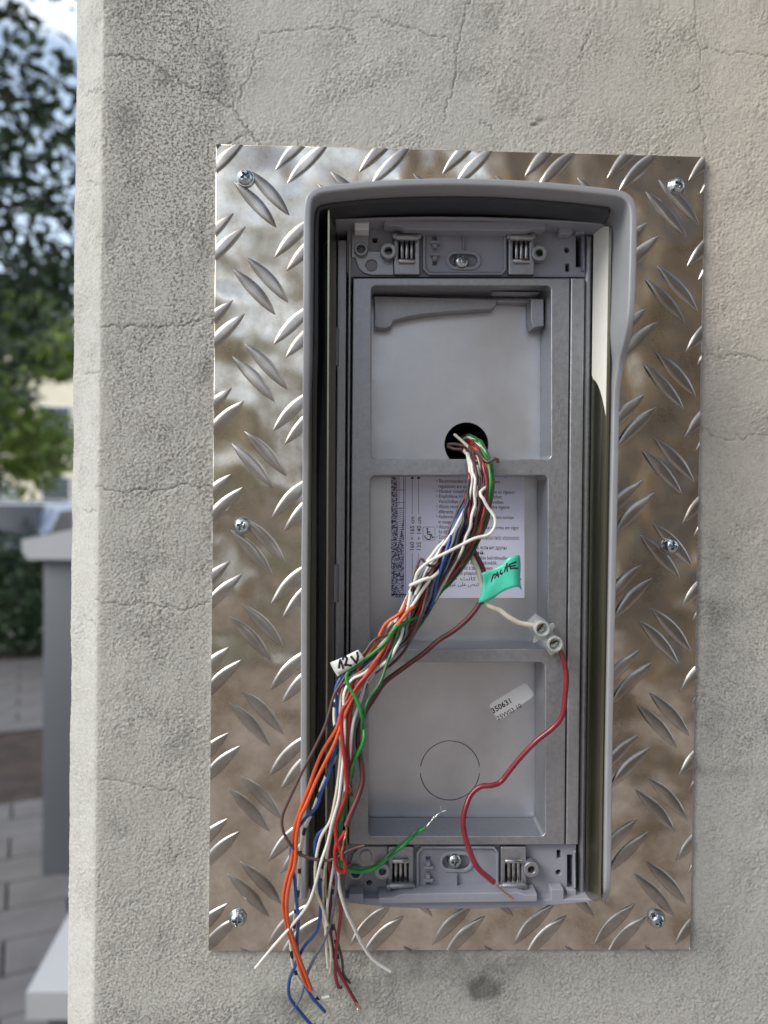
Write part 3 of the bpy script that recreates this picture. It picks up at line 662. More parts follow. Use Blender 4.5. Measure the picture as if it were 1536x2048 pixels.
for x in (824.5, 837.3): flatpoly('arrow_head', pl([(x-4, 957.5), (x+4, 957.5), (x, 951.5)], LH), LH+.014, M['print'], lb)
ribbon_px('wheelchair_symbol', [[(846, 1056), (848, 1054), (868, 1054), (870, 1056), (870, 1078), (868, 1080), (848, 1080), (846, 1078), (846, 1056)]], .16, LH+.012, M['print'], lb)
ribbon_px('wheelchair_symbol', [[(854.5, 1059), (855, 1068.5), (862.5, 1068.5), (865, 1075.5), (868, 1074)], [(855, 1064), (860.5, 1064)]], .40, LH+.014, M['print'], lb)
ribbon_px('wheelchair_symbol', [[(852.2+6.6*0+ 0*k, 0) if False else (855.2+6.3*math.cos(R(200-14*0)-R(16*k)-R(30)) , 1072.4-6.3*math.sin(R(200)-R(30)-R(-16*k))) for k in range(0, 15)]], .36, LH+.016, M['print'], lb)
flatpoly('wheelchair_symbol', circ(854.4, 1057.5, .36, LH, 10), LH+.018, M['print'], lb)
# part number sticker
sk = plate('part_sticker', [[(x, z) for x, z in (lambda c: sum([[ (Vector(c[i]) + (Vector(c[i-1])-Vector(c[i])).normalized()*1.3*(1-math.sin(k/5*math.pi/2)) + (Vector(c[(i+1) % 4])-Vector(c[i])).normalized()*1.3*(1-math.cos(k/5*math.pi/2)))[:] for k in range(6)] for i in range(4)], []))([UM(977, 1410, HB), UM(1051, 1364, HB), UM(1070, 1390, HB), UM(997, 1443, HB)])]], HB+.01, HB+.08, M['sticker'], bk, .01, 0)
text('print_line', "350631", 986.5, 1427, 3.0, HB+.095, M['ink'], sk, None, R(31), .07); text('print_line', "25W03 10", 996.5, 1441, 2.5, HB+.095, M['ink'], sk, None, R(30), .0)
# ------------------------------------------------------------------ wires
BC = [((915, 890), -14, 15), ((930, 888), 0, 16), ((941, 890), 9, 17), ((951, 903), 18, 18), ((957, 928), 26.5, 22), ((960, 960), 29, 25), ((953, 1010), 29.5, 27), ((938, 1052), 30, 29), ((915, 1092), 30, 30), ((885, 1132), 31, 30), ((858, 1163), 31, 29), ((838, 1198), 31, 29), ((818, 1232), 31.5, 29), ((796, 1268), 32, 30), ((765, 1305), 33, 31), ((732, 1335), 35, 31), ((704, 1360), 37, 27)]
def bundle_pts(t_end, lat, dep, tw, ph, seed):
    """points down the bundle until index t_end; lat, dep in -1..1"""
    r = random.Random(seed); o = []; k = 0.0; tw = tw+(r.uniform(-.1, .35) if tw > .13 else 0); w1, w2 = r.uniform(0, 6), r.uniform(.5, 1.1)
    while k <= t_end+1e-6:
        i = min(int(k), len(BC)-2); f = k-i; (a, ha, wa), (b, hb, wb) = BC[i], BC[i+1]
        x = a[0]+(b[0]-a[0])*f; y = a[1]+(b[1]-a[1])*f; h = ha+(hb-ha)*f; w = wa+(wb-wa)*f
        dx, dy = b[0]-a[0], b[1]-a[1]; l = math.hypot(dx, dy); nx, ny = dy/l, -dx/l
        an = ph+tw*k; tw_ = 0; L = lat*math.cos(tw*k*.9)+dep*math.sin(tw*k*.9)*.9; D = dep*math.cos(tw*k*.9)-lat*math.sin(tw*k*.9)*.9
        L += .13*math.sin(w2*k+w1); hh = h+D*w/5.6*.75
        if k < 2.5: hh = h+D*1.5
        o.append((x+nx*L*w, y+ny*L*w, hh)); k += .5
    return o
WR = .00062
GROUP = 'loose wires hanging out of the cable hole'
def wire(label, mt, pts, r=WR, bare=None, bm=None, name='wire', cat='wire', group=GROUP, n=10, extra=None):
    """pts (photo x, photo y, mm off the wall); bare = points of the stripped end"""
    rj = random.Random(label); n_ = len(pts)
    if r < .0009: r = r*.84
    pts = [(x+rj.gauss(0, .9), y+rj.gauss(0, .9), h+rj.gauss(0, .25)) if 2 < i < n_-1 else (x, y, h) for i, (x, y, h) in enumerate(pts)]
    P = [U(x, y, h) for x, y, h in pts]
    if bare is None:
        o = tube(name, P, r, M[mt], None, n, .0012); return tag(o, label, cat, group)
    root = empty(name, P[len(P)//2], label, cat, group)
    tube('insulation', P, r, M[mt], root, n, .0012)
    for i, b in enumerate(bare if isinstance(bare[0], list) else [bare]):
        tube('bare_end', [P[-1] if b[0] is None else U(*b[0])]+[U(*q) for q in b[1:]], .00032, M[bm or 'copper'], root, 8, .0006)
    return root
def low(L, lift=0.0, h=None):
    """photo points of the hanging part -> with depth"""
    ys = [1300, 1360, 1450, 1600, 1720, 1800, 1870, 1950, 2060]; hs = [34, 38.5, 40, 39.5, 38, 34.5, 29, 23, 18]
    o = []
    for p in L:
        hh = float(np.interp(p[1], ys, hs)) + lift; o.append((p[0], p[1], hh if len(p) < 3 else p[2]))
    return o
W_ = wire
# left brown loop
W_('thin brown wire bowing out furthest left then curling back right over the others', 'w_brown', bundle_pts(12.5, -.75, .3, .25, 0, 1)+low([(757, 1276), (727, 1308), (700, 1338), (681, 1368), (665.6, 1395), (652, 1449), (629, 1496), (605, 1545), (579, 1599), (566, 1632), (565.5, 1662), (579, 1688), (599, 1708), (626, 1719), (659, 1720), (686, 1708), (705, 1698), (729, 1691)], 2.5), .0006)
# orange pair
W_('orange wire of the left pair, outer one, running down to twisted ends below the plate', 'w_orange', bundle_pts(11, -.8, .25, .20, 0, 2)+low([(803, 1222), (772, 1250), (752, 1288), (722, 1330), (700, 1380), (683, 1425), (672, 1459), (646, 1502), (629, 1542), (616, 1579), (602, 1618), (589, 1658), (586, 1701), (581, 1731), (571, 1771), (567.5, 1808), (571, 1844), (579, 1874), (592, 1907), (609, 1962), (622, 1981)], 1.2), .00075)
W_('orange wire of the left pair, inner one crossing its twin near the hood edge', 'w_orange', bundle_pts(11, .35, .5, .15, 0, 3)+low([(818, 1222), (790, 1258), (765, 1300), (735, 1345), (705, 1395), (687, 1435), (669, 1486), (649, 1526), (632, 1565), (612, 1609), (601, 1635), (594, 1675), (591, 1725), (581, 1758), (574, 1798), (576, 1838), (586, 1877), (599, 1917), (623, 1979)], 2.6), .00075,
   bare=[(623, 1979, 24), (634, 1988, 24), (645, 2003, 23), (655, 2015, 22), (662, 2030, 21)], bm='tinned')
# blue wires
W_('blue wire leaving under the 12 V tag, leftmost of the two blue ones', 'w_blue', bundle_pts(12, .1, -.2, .3, 0, 4)+low([(770, 1295), (735, 1325), (706, 1340), (689, 1348), (678, 1361), (672, 1380), (672, 1409), (675, 1446), (673, 1486), (665, 1522), (655.6, 1555), (644, 1585), (632, 1612), (612, 1635), (596, 1655), (586, 1685), (581, 1725), (589, 1758), (594, 1791), (596, 1841), (594, 1880), (595, 1907), (601, 1940), (620, 1988), (650, 2024)], .8), .00072)
W_('blue wire curling at the very bottom left below the plate', 'w_blue', bundle_pts(13, .3, -.5, .3, 0, 5)+low([(745, 1330), (715, 1370), (699, 1430), (692, 1506), (689, 1559), (682, 1592), (672, 1622), (652, 1652), (636, 1672), (629, 1695), (634, 1725), (637, 1758), (641, 1798), (639, 1838), (629, 1867), (612, 1891), (600, 1908), (588, 1937), (578, 1962), (579, 1990), (591, 2014), (618, 2046), (645, 2072)], -.5), .00074)
W_('white wire with black rings winding beside the left blue wire', 'w_stripe', bundle_pts(12.5, -.1, -.4, .3, 0, 6)+low([(752, 1312), (712, 1345), (686, 1378), (672, 1400, 38), (669, 1440, 38.3), (675, 1480), (670, 1515), (656, 1546), (645, 1569), (637, 1592), (626, 1622), (612, 1652), (602.5, 1682), (599, 1725), (599, 1758), (594, 1798), (591, 1824), (587.5, 1857), (584, 1880), (583, 1908), (589, 1936), (597, 1956), (610, 1975), (636, 1997), (660, 1992)], -1.0), .00072)
# whites and creams
W_('cream wire running down the middle of the bundle and ending behind the left blue one', 'w_cream', bundle_pts(13, .0, .2, .3, 0, 7)+low([(733, 1335), (700, 1355), (685, 1375), (681, 1410), (681, 1459), (681, 1509), (677, 1559), (669, 1602), (659, 1642), (642, 1675), (632, 1718), (629, 1751), (634, 1785), (646, 1820), (655, 1850)], .9))
W_('white wire whose straight end points down left past the plate edge', 'w_white', bundle_pts(13, .25, .45, .3, 0, 8)+low([(738, 1338), (705, 1358), (691, 1385), (688, 1420), (688, 1452), (687, 1509), (683, 1559), (676, 1602), (665.5, 1642), (654, 1685), (642, 1725), (632, 1764), (616, 1808), (586, 1851), (549, 1891), (511, 1936)], 2.6))
W_('white wire ending squarely just under the plate between blue and crimson wires', 'w_cream', bundle_pts(14, .5, -.1, .3, 0, 9)+low([(725, 1372), (706, 1420), (697, 1480), (688, 1550), (676, 1610), (665, 1658), (656, 1701), (649, 1758), (646, 1808), (649, 1841), (657, 1874), (660.5, 1907), (660, 1946)], -1.0))
W_('long white wire swinging right across the plate bottom to the plaster', 'w_white', bundle_pts(14, .8, .5, .3, 0, 10)+low([(737, 1352), (722, 1400), (705, 1450), (697, 1520), (688, 1600), (679, 1660), (675, 1700), (675.5, 1751), (679, 1778), (692, 1818), (705, 1851), (725, 1891), (748.6, 1920), (781, 1943)], .2), .00074)
W_('white wire with black rings low in the bundle, ending among the crimson wires', 'w_stripe', bundle_pts(13.5, .85, .1, .3, 0, 11)+low([(757, 1335), (733, 1370), (718, 1410), (703, 1470), (692, 1550), (678, 1640), (668, 1720), (664, 1790), (667, 1850), (676, 1910), (682, 1976)], -3))
W_('slate grey wire hanging straight then slanting left over the plaster', 'w_grey', bundle_pts(13, .15, -.8, .3, 0, 12)+low([(730, 1340), (702, 1360), (689, 1386), (687, 1430), (686, 1500), (681, 1580), (674, 1650), (670.5, 1725), (672, 1764), (665.5, 1818), (659, 1851), (645.6, 1884), (626, 1920), (613, 1955), (600, 1995), (579, 2026)], -.2), .00068)
# reds
W_('crimson wire ending blunt beside the green pair', 'w_crimson', bundle_pts(12.5, -.2, .5, .3, 0, 13)+low([(765, 1305), (735, 1340), (702, 1362), (680, 1378), (683, 1416), (692, 1466), (697, 1519), (700, 1559), (702, 1592)], .6), .0008)
W_('red wire making a tight loop beside the green wire end', 'w_red', bundle_pts(13, .45, .7, .3, 0, 14)+low([(745, 1338), (718, 1368), (700, 1400), (684, 1430), (690, 1525), (694, 1569), (691, 1588), (682, 1618), (671, 1648), (671, 1675), (682, 1701), (690, 1725), (690, 1742), (681, 1744), (673, 1733), (670, 1710), (672, 1690), (682, 1676), (691, 1662)], 2.8), .0008,
   bare=[(691, 1662, 42), (693, 1668, 42), (688, 1680, 42.5), (686, 1692, 42.5), (683, 1704, 42.5), (683, 1720, 42)])
W_('dark red wire hanging behind the loop and ending under the plate', 'w_crimson', bundle_pts(13, .6, -.4, .3, 0, 15)+low([(735, 1352), (712, 1400), (698, 1480), (680, 1560), (662, 1640), (654, 1700), (658, 1735), (668, 1765), (680, 1795), (682, 1830), (677, 1870), (672, 1907), (670, 1949), (677, 1975)], -1.6), .0008)
W_('crimson wire reaching lowest right of the reds on the plaster', 'w_crimson', bundle_pts(13, .1, -.1, .3, 0, 16)+low([(728, 1345), (706, 1378), (697, 1440), (686, 1530), (670, 1620), (660, 1700), (659, 1760), (658, 1820), (660, 1858), (667, 1907), (679, 1946), (695, 1975), (714, 2008)], -2.2), .0008)
W_('red wire ending in a bare tip above the loop', 'w_red', bundle_pts(13, .3, .1, .3, 0, 17)+low([(720, 1372), (702, 1420), (694, 1465), (690, 1498), (692, 1530), (696, 1570)], 1.6), .00075)
W_('thin dark brown wire threading between the reds', 'w_brown', bundle_pts(13, -.3, -.6, .3, 0, 18)+low([(715, 1362), (697, 1400), (693, 1470), (687, 1560), (676, 1640), (664, 1720), (661, 1790), (669, 1850), (682, 1915), (688, 1948), (700, 1966)], -3.4), .0006)
# greens
gA = bundle_pts(11.5, .5, .8, .12, 0, 19)+low([(797, 1252), (771, 1282), (741, 1309), (714, 1331), (698, 1341), (695, 1352), (696, 1369), (711, 1399), (724, 1429)], 3.0)
gT1 = [(727, 1452), (726, 1482), (711, 1520), (702, 1545), (694, 1590), (684, 1625), (679, 1658), (677, 1691), (679, 1722), (690, 1737), (719, 1742), (752, 1735), (782, 1709), (806, 1692), (828, 1672), (850, 1656)]
gT2 = [(723, 1454), (728, 1482), (707, 1520), (706, 1545), (690, 1590), (688, 1625), (681, 1658), (681, 1691), (682, 1716), (692, 1731), (719, 1738), (752, 1731), (784, 1704), (810, 1683), (834, 1664), (850, 1656)]
def hrow(L, s):  # depth for the green pair: hangs, then lies over the lower bracket
    return [(x, y, float(np.interp(i, [0, 6, 9, 12, 15], [40, 40, 38, 30, 27])) + s*((i % 2)*1.2)) for i, (x, y) in enumerate(L)]
W_('bright green wire turning under the tag and twisting down into a stripped end', 'w_green', gA+hrow(gT1, 1), .00075, bare=[(850, 1656, 27), (858, 1645, 27), (864, 1641, 27.8), (868, 1633, 27), (875, 1629, 27.8), (882, 1623, 27), (881, 1613, 27)], bm='tinned')
W_('darker green wire joining the bright green one from the right', 'w_dgreen', bundle_pts(12, .9, .7, .12, 0, 20)+low([(803, 1252), (787, 1293), (775, 1327), (760, 1365), (737, 1397), (727, 1425)], 2.0)+hrow(gT2, -1), .00072, bare=[(850, 1656, 27.5), (857, 1649, 27.8), (865, 1638, 27), (871, 1634, 27.8), (880, 1625, 27), (892, 1621, 27)], bm='tinned')
# the four that never leave the bundle
W_('white wire looping out to the right and back across the bundle over the label', 'w_white', bundle_pts(5, .7, .5, .2, 0, 21)+[(962, 985, 34), (966, 998, 35), (975, 1014, 35), (987.5, 1032, 35), (991, 1051, 35.5), (978, 1068, 36), (950, 1076, 36.5), (925, 1089, 36.5), (894, 1104, 37), (862, 1123, 37), (838, 1142, 37), (828, 1163, 35), (815, 1190, 32), (800, 1225, 30), (782, 1262, 29), (765, 1290, 29)], .00068)
W_('short brown wire kinked into a small loop left of the bundle', 'w_brown', bundle_pts(8.5, .0, .2, .2, 0, 22)+[(872, 1131, 35), (856, 1129, 36), (845, 1120, 36), (838, 1121, 36), (832, 1140, 36), (826, 1160, 35), (824, 1178, 34), (812, 1205, 30), (800, 1235, 29)], .0006)
W_('white wire curving round at the narrow middle of the bundle', 'w_white', bundle_pts(8, -.6, .8, .25, 0, 23)+[(872, 1150, 36), (845, 1160, 37), (820, 1172, 37), (832, 1166, 37.5), (860, 1155, 37.5), (840, 1185, 35), (815, 1225, 34), (790, 1262, 33), (768, 1300, 33)], .0007)
W_('black wire deep in the bundle', 'w_black', bundle_pts(14, .6, -.9, .3, 0, 24), .00065)
W_('white wire at the left flank of the bundle', 'w_white', bundle_pts(14, -.9, .0, .1, 0, 25), .0007)
W_('blue wire wound around the top of the bundle', 'w_blue', bundle_pts(13, -.2, .95, .55, 0, 26), .0007)
W_('thin green wire along the right flank of the bundle', 'w_green', bundle_pts(13, .95, .35, .08, 0, 27), .0007)
W_('dark red wire on the front of the bundle', 'w_crimson', bundle_pts(15, .1, .9, .22, 0, 28), .0008)
W_('pale grey wire behind the right flank of the bundle', 'w_cream', bundle_pts(14.5, .95, -.5, .1, 0, 29), .0007)
W_('brown wire with a curled tip poking right above the frame bar', 'w_brown', [(912, 890, -8), (935, 888, 5), (952, 900, 18), (962, 915, 26), (975, 925, 29), (985, 917, 30), (995, 920, 30), (996, 926, 29.5)], .0007)
W_('folded brown wire end inside the round cable hole', 'w_brown', [(950, 905, 14), (935, 895, 10), (915, 889, 7), (900, 888, 5), (896, 893, 5), (906, 898, 6), (925, 899, 8)], .0008)
W_('cut grey wire end lying inside the round cable hole', 'w_cream', [(948, 900, 15), (936, 893, 12), (924, 882, 9), (909, 869, 6)], .0007)
for k_, (mt_, lat_, dep_, lo_, lb_) in enumerate((
    ('w_brown', -.6, -.3, [(716, 1360), (700, 1410), (692, 1480), (684, 1560), (668, 1650), (654, 1730), (650, 1800), (656, 1862)], 'dark brown wire hanging behind the cream one and ending over the hood edge'),
    ('w_white', -.3, -.9, [(722, 1352), (708, 1380), (702, 1430), (699, 1490), (690, 1560), (680, 1640), (668, 1720), (656, 1800), (652, 1870), (656, 1935)], 'thin white wire at the back of the hanging strands'),
    ('w_red', .0, .45, [(742, 1338), (720, 1362), (704, 1396), (700, 1440), (703, 1500), (700, 1545)], 'short red wire cut off beside the maroon one'),
    ('w_black', .4, .75, [(745, 1332), (725, 1356), (705, 1378)], 'black wire surfacing on the front of the bundle near the tag'),
    ('w_grey', .75, .2, [(760, 1320), (740, 1350), (722, 1392), (712, 1440), (706, 1500), (700, 1560)], 'slate wire on the right of the strands below the tag'),
    ('w_maroon', -.85, .55, [(752, 1302), (730, 1322), (716, 1336)], 'maroon wire hugging the left flank above the tag'),
    ('w_cream', .55, .95, [(768, 1300), (748, 1330), (728, 1362), (710, 1400), (700, 1445)], 'cream wire crossing the bundle front right above the tag'),
    ('w_green', .1, -.55, [(770, 1300), (748, 1330), (735, 1362)], 'green wire buried in the bundle by the lower frame bar'),
    ('w_brown', .9, .7, [], 'dark brown wire wound on the right of the bundle'),
    ('w_crimson', -.5, .8, [], 'crimson wire wound over the left of the bundle'))):
    W_(lb_, mt_, bundle_pts(13 if lo_ else 14.5, lat_, dep_, .35, 0, 60+k_)+low(lo_, -1.2+.5*(k_ % 3)), .00062)
for (x, y, h), lb_ in (((714, 2008, 19), 'frayed copper strands sticking from the lowest crimson wire'), ((696, 1570, 41), 'frayed copper strands of the red wire cut above the loop')):
    e_ = empty('copper_strands', U(x, y, h), lb_, 'copper strands')
    for q in range(5):
        a_ = random.uniform(.6, 2.0); l_ = random.uniform(9, 17)
        tube('strand', [U(x-2, y-3, h), U(x+l_*.5*math.cos(a_), y+l_*.5*math.sin(a_), h+random.uniform(-.5, .8)), U(x+l_*math.cos(a_)+random.uniform(-3, 3), y+l_*math.sin(a_), h+random.uniform(-1, 1.5))], .00012, M['copper'], e_, 5, .0006)
# wires to the tape flag and beyond
mb = bundle_pts(6, .5, -.6, .2, 0, 30); mb2 = bundle_pts(6, .3, -.7, .2, 0, 31)
W_('long maroon wire from the green flag sweeping down left across the windows', 'w_maroon', mb+[(943, 1078, 27), (948, 1101, 27), (957, 1120, 27), (968, 1143, 27.5), (971, 1175, 28), (960, 1206, 28), (937, 1237, 28), (907, 1262, 28), (877, 1282, 28), (847, 1305, 28), (809, 1335, 28.5), (771, 1365, 30), (748, 1395, 32), (733, 1422, 34), (720, 1452, 36), (716, 1482, 37), (720, 1508, 38), (725, 1545, 39), (724, 1572, 40), (715, 1599, 41), (702, 1625, 42), (692, 1652, 43)], .00092,
   bare=[(692, 1652, 43), (693, 1660, 43), (690, 1672, 43.4)], name='wire')
tapewire = W_('cream wire from the green flag to the clear terminal block', 'w_cream', mb2+[(937, 1086, 26), (939, 1101, 26), (947, 1123, 27), (958, 1145, 27.5), (966, 1175, 28), (972, 1206, 28), (984, 1215, 28), (998, 1220, 28), (1020, 1236, 28), (1039, 1245, 28), (1055, 1249, 27), (1074, 1252, 26), (1082, 1257, 26)], .00095)
W_('thick crimson wire hanging from the clear terminal block with a bare copper tip', 'w_crimson', [(1116, 1296, 26), (1121, 1303, 26), (1127, 1318, 27), (1132, 1350, 27), (1132, 1391, 27), (1125, 1429, 27), (1107, 1456, 26.5), (1073, 1482, 26), (1043, 1512, 25), (1020, 1541, 24), (1001, 1563, 24), (982, 1571, 24), (962, 1574, 24), (942, 1587, 24), (929, 1614, 25), (925, 1646, 26), (930, 1678, 27), (942, 1710, 28), (956, 1737, 29), (974, 1754, 29), (988, 1765, 29)], .00098,
   bare=[(988, 1765, 29), (1003, 1779, 29), (1018, 1791, 29.5), (1028, 1799, 30)], group='wires tied to the green flag')
# ------------------------------------------------------------------ green tape flag with hand lettering
def surf(name, grid, m, par, thick=.00018):
    """grid[r][c] of (photo x, photo y, h) refined by Catmull-Rom"""
    rows = [catmull([U(*p) for p in r], .0011) for r in grid]; n = min(len(r) for r in rows)
    def samp(r, k): f = k/(n-1)*(len(r)-1); i = min(int(f), len(r)-2); return r[i].lerp(r[i+1], f-i)
    rows = [[samp(r, k) for k in range(n)] for r in rows]; cols = [catmull([r[k] for r in rows], .0011) for k in range(n)]; m_ = min(len(c) for c in cols)
    G = [[samp(c, j) if False else c[min(int(round(j/(m_-1)*(len(c)-1))), len(c)-1)] for j in range(m_)] for c in cols]
    vs = [v for c in G for v in c]; fs = [(i*m_+j, i*m_+j+1, (i+1)*m_+j+1, (i+1)*m_+j) for i in range(n-1) for j in range(m_-1)]
    o = mk(name, vs, fs, m, par, ang=180); md = o.modifiers.new('thickness', 'SOLIDIFY'); md.thickness = thick; md.offset = 0; return o
flag = empty('tape_flag', U(963, 1180, 28), 'bright green folded tape flag lettered by hand around two wires', 'tape label')
fl = surf('tape', [[(962, 1146, 29.5), (978, 1141, 30.3), (992, 1135, 30), (1008, 1122, 31), (1020, 1113, 32), (1031, 1110, 32), (1037, 1110, 31.5), (1040, 1114, 29)],
              [(966, 1160, 30.2), (980, 1158, 29.4), (993, 1153, 30.5), (1008, 1143, 31.3), (1021, 1135, 32.2), (1031, 1132, 32), (1037, 1132, 31), (1041, 1135, 29)],
              [(963, 1180, 29.3), (976, 1179, 30.3), (992, 1172, 30.4), (1008, 1163, 31), (1021, 1157, 32), (1031, 1155, 32.2), (1037, 1156, 31), (1040, 1160, 29)],
              [(956, 1206, 29.5), (972, 1203, 30), (986, 1197, 30), (1004, 1184, 30.5), (1020, 1177, 31.5), (1031, 1174, 32), (1039, 1175, 31), (1043, 1180, 28.5)]], M['tape'], flag)
surf('tape_fold', [[(960, 1204, 27.5), (968, 1203, 27)], [(965, 1210, 28.3), (973, 1206, 28)]], M['tape'], flag)
def ink(name, strokes, surf_o, w, par, lift=.0004):
    """felt pen strokes laid on a surface: short flat tubes following it"""
    bm = bmesh.new(); bm.from_mesh(surf_o.data)
    from mathutils.bvhtree import BVHTree
    tr = BVHTree.FromBMesh(bm); bm.free(); og = ORG[surf_o.name]; VS, FS = [], []
    for st in strokes:
        pts = []
        for a, b in zip(st[:-1], st[1:]):
            n = max(2, int(math.hypot(b[0]-a[0], b[1]-a[1])/1.5))
            for k in range(n+1): pts.append((a[0]+(b[0]-a[0])*k/n, a[1]+(b[1]-a[1])*k/n))
        Q = []
        for x, y in pts:
            d = (U(x, y, 0)-Vector(CAM)).normalized(); hit = tr.ray_cast(Vector(CAM)-og, d)
            if hit[0] is None: continue
            nrm = hit[1] if hit[1].dot(d) < 0 else -hit[1]
            q = hit[0]+og+nrm*.00013
            if not Q or (q-Q[-1][0]).length > 1e-5: Q.append((q, nrm))
        for i in range(len(Q)-1):
            (a, na), (b, nb) = Q[i], Q[i+1]; d = (b-a).normalized(); s = d.cross(na).normalized()*w/2; e = d*w*.3; k = len(VS)
            VS.extend([a-e-s, b+e-s, b+e+s, a-e+s]); FS.append((k, k+1, k+2, k+3))
    return mk(name, VS, FS, M['ink'], par, smooth=False)
def z5(x, y): return (940+x/6.982, 1090+y/6.982)
ink('lettering', [[z5(300, 515), z5(312, 460), z5(330, 418), z5(350, 405), z5(362, 412)], [z5(345, 468), z5(372, 410), z5(385, 380)], [z5(385, 380), z5(398, 448)], [z5(362, 430), z5(400, 412)],
                  [z5(438, 345), z5(425, 372), z5(422, 400), z5(440, 408), z5(456, 388)], [z5(478, 378), z5(500, 318), z5(518, 262)], [z5(518, 258), z5(520, 315), z5(520, 370)], [z5(490, 318), z5(545, 295)],
                  [z5(545, 275), z5(640, 235)], [z5(552, 272), z5(566, 330)], [z5(560, 300), z5(630, 285)], [z5(566, 330), z5(620, 322), z5(668, 326)]], fl, .00052, flag)
# white 12 V tag
tg = empty('paper_tag', U(690, 1348, 38), 'small white folded tag reading 12 V at the wire bend', 'paper tag')
ts = surf('tag_front', [[(663.5, 1324, 40), (680, 1317, 41), (700, 1307.5, 41.5), (716, 1299.5, 42)], [(669, 1336, 40.5), (686, 1328, 41.3), (706, 1317, 41.8), (722, 1307, 42.3)], [(678, 1350, 40.5), (694, 1341, 41), (712, 1329, 41.5), (729, 1317, 42)]], M['tag'], tg, .00022)
surf('tag_back', [[(662.5, 1324.5, 38.2), (680, 1318, 39), (700, 1308, 39.5), (715, 1300, 40)], [(676, 1351, 38), (693, 1342, 38.8), (711, 1330, 39), (727, 1319, 39.5)]], M['tag'], tg, .00022)
tube('tag_fold', [U(663.2, 1324, 39.2), U(669, 1337, 39.4), U(677.5, 1350.5, 39.3)], .00055, M['tag'], tg, 8, .002)
def z6(x, y): return (650+x/7.314, 1230+y/7.314)
ink('lettering', [[z6(222, 660), z6(205, 770)], [z6(222, 655), z6(245, 700), z6(268, 778)], [z6(262, 650), z6(272, 612), z6(305, 608), z6(325, 640), z6(308, 690), z6(292, 735), z6(330, 728), z6(385, 738)], [z6(382, 605), z6(418, 650), z6(455, 700)], [z6(470, 545), z6(484, 600), z6(474, 655), z6(455, 700)]], ts, .0008, tg)
# ------------------------------------------------------------------ clear two-pole terminal block
tb = empty('terminal_block', U(1098, 1275, 22), 'clear plastic two screw terminal block joining cream and crimson wires', 'terminal block')
ax = (Vector(UM(1109, 1287, 30))-Vector(UM(1085.6, 1259, 30))); ud = ax.normalized(); vd = Vector((-ud.y, ud.x)); c0 = (Vector(UM(1109, 1287, 30))+Vector(UM(1085.6, 1259, 30)))/2
def L2(u, v): q = c0+ud*u+vd*v; return (q.x, q.y)
plate('body', [[L2(-7.0, -1.8), L2(-4.5, -3.4), L2(-.8, -2.6), L2(-.2, -3.3), L2(.6, -2.6), L2(7.6, -3.3), L2(8.2, -1), L2(7.4, 3.3), L2(4.8, 2.6), L2(1.2, 2.9), L2(.4, 4.0), L2(-.4, 2.9), L2(-4, 3.2), L2(-7.2, 2.2)]], 21, 24.6, M['block'], tb, .5)
sm2 = screw_mesh('slot_screw', .0017, .0009, False)
for s in (-1, 1):
    c = L2(s*3.55, 0); n = 26
    ring = lambda r: [(c[0]+r*math.cos(2*math.pi*k/n), c[1]+r*math.sin(2*math.pi*k/n)) for k in range(n)]
    plate('screw_tower', [ring(2.85), ring(2.0)], 24.3, 30.5, M['block'], tb, .3, 3)
    q = plate('clamp_screw', [ring(1.95)], 24.7, 27, M['steelscrew'], tb, .25)
    a = .9 if s < 0 else .35
    d = Vector((math.cos(a), math.sin(a))); e = Vector((-d.y, d.x)); r_ = 1.75
    flatpoly('screw_slot', [(c[0]+d.x*r_*i+e.x*.28*j, c[1]+d.y*r_*i+e.y*.28*j) for i, j in ((-1, -1), (1, -1), (1, 1), (-1, 1))], 27.02, M['black'], q)
vs_, _f = [], None
plate('side_wing', [[L2(7.2, -1.6), L2(10.0, -.6), L2(9.0, 2.2), L2(7.0, 3.2)]], 22, 23.6, M['block'], tb, .3)
plate('side_wing', [[L2(-1.4, 2.6), L2(-.4, 5.0), L2(.9, 4.8), L2(1.2, 2.6)]], 22, 23.2, M['block'], tb, .3)
plate('side_wing', [[L2(-1.8, -2.6), L2(.2, -5.2), L2(.6, -4.8), L2(1.0, -2.6)]], 22, 23.2, M['block'], tb, .3)
# ================================================================== beyond the wall
M['ground'] = mat('ground', (.31, .265, .24), .9, var=.25, vscale=.8, bump=2, bscale=30)
M['slab'] = mat('paving_slab', (.135, .13, .13), .85, var=.2, vscale=6, bump=1, bscale=80)
M['soil'] = mat('soil', (.05, .035, .028), .95, var=.5, vscale=8, bump=8, bscale=30)
M['leaf'] = mat('leaf', (.032, .066, .020), .5, var=.5, vscale=1.5)
M['leaf2'] = mat('leaf_light', (.22, .31, .06), .5, var=.4, vscale=1.5)
M['bark'] = mat('bark', (.10, .075, .055), .9, var=.3, vscale=8, bump=8, bscale=20)
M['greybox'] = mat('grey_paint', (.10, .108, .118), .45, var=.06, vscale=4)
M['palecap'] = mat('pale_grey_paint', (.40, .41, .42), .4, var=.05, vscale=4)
M['cream'] = mat('cream_render', (.72, .66, .50), .85, var=.1, vscale=1)
M['ochre'] = mat('ochre_render', (.62, .46, .20), .85, var=.1, vscale=1)
M['brown'] = mat('tan_render', (.25, .15, .06), .8, var=.55, vscale=.8)
M['glass'] = mat('window_glass', (.03, .035, .04), .08, 0, spec=.8)
M['carpaint'] = mat('silver_paint', (.60, .65, .72), .25, .5, coat=.6)
M['whitepaint'] = mat('white_paint', (.78, .78, .76), .3, coat=.5)
M['tyre'] = mat('rubber', (.02, .02, .02), .8)
g = mk('ground', [(-150, -150, 0), (150, -150, 0), (150, 150, 0), (-150, 150, 0)], [(0, 1, 2, 3)], M['ground'], None, smooth=False); tag(g, None, None, None, 'structure')
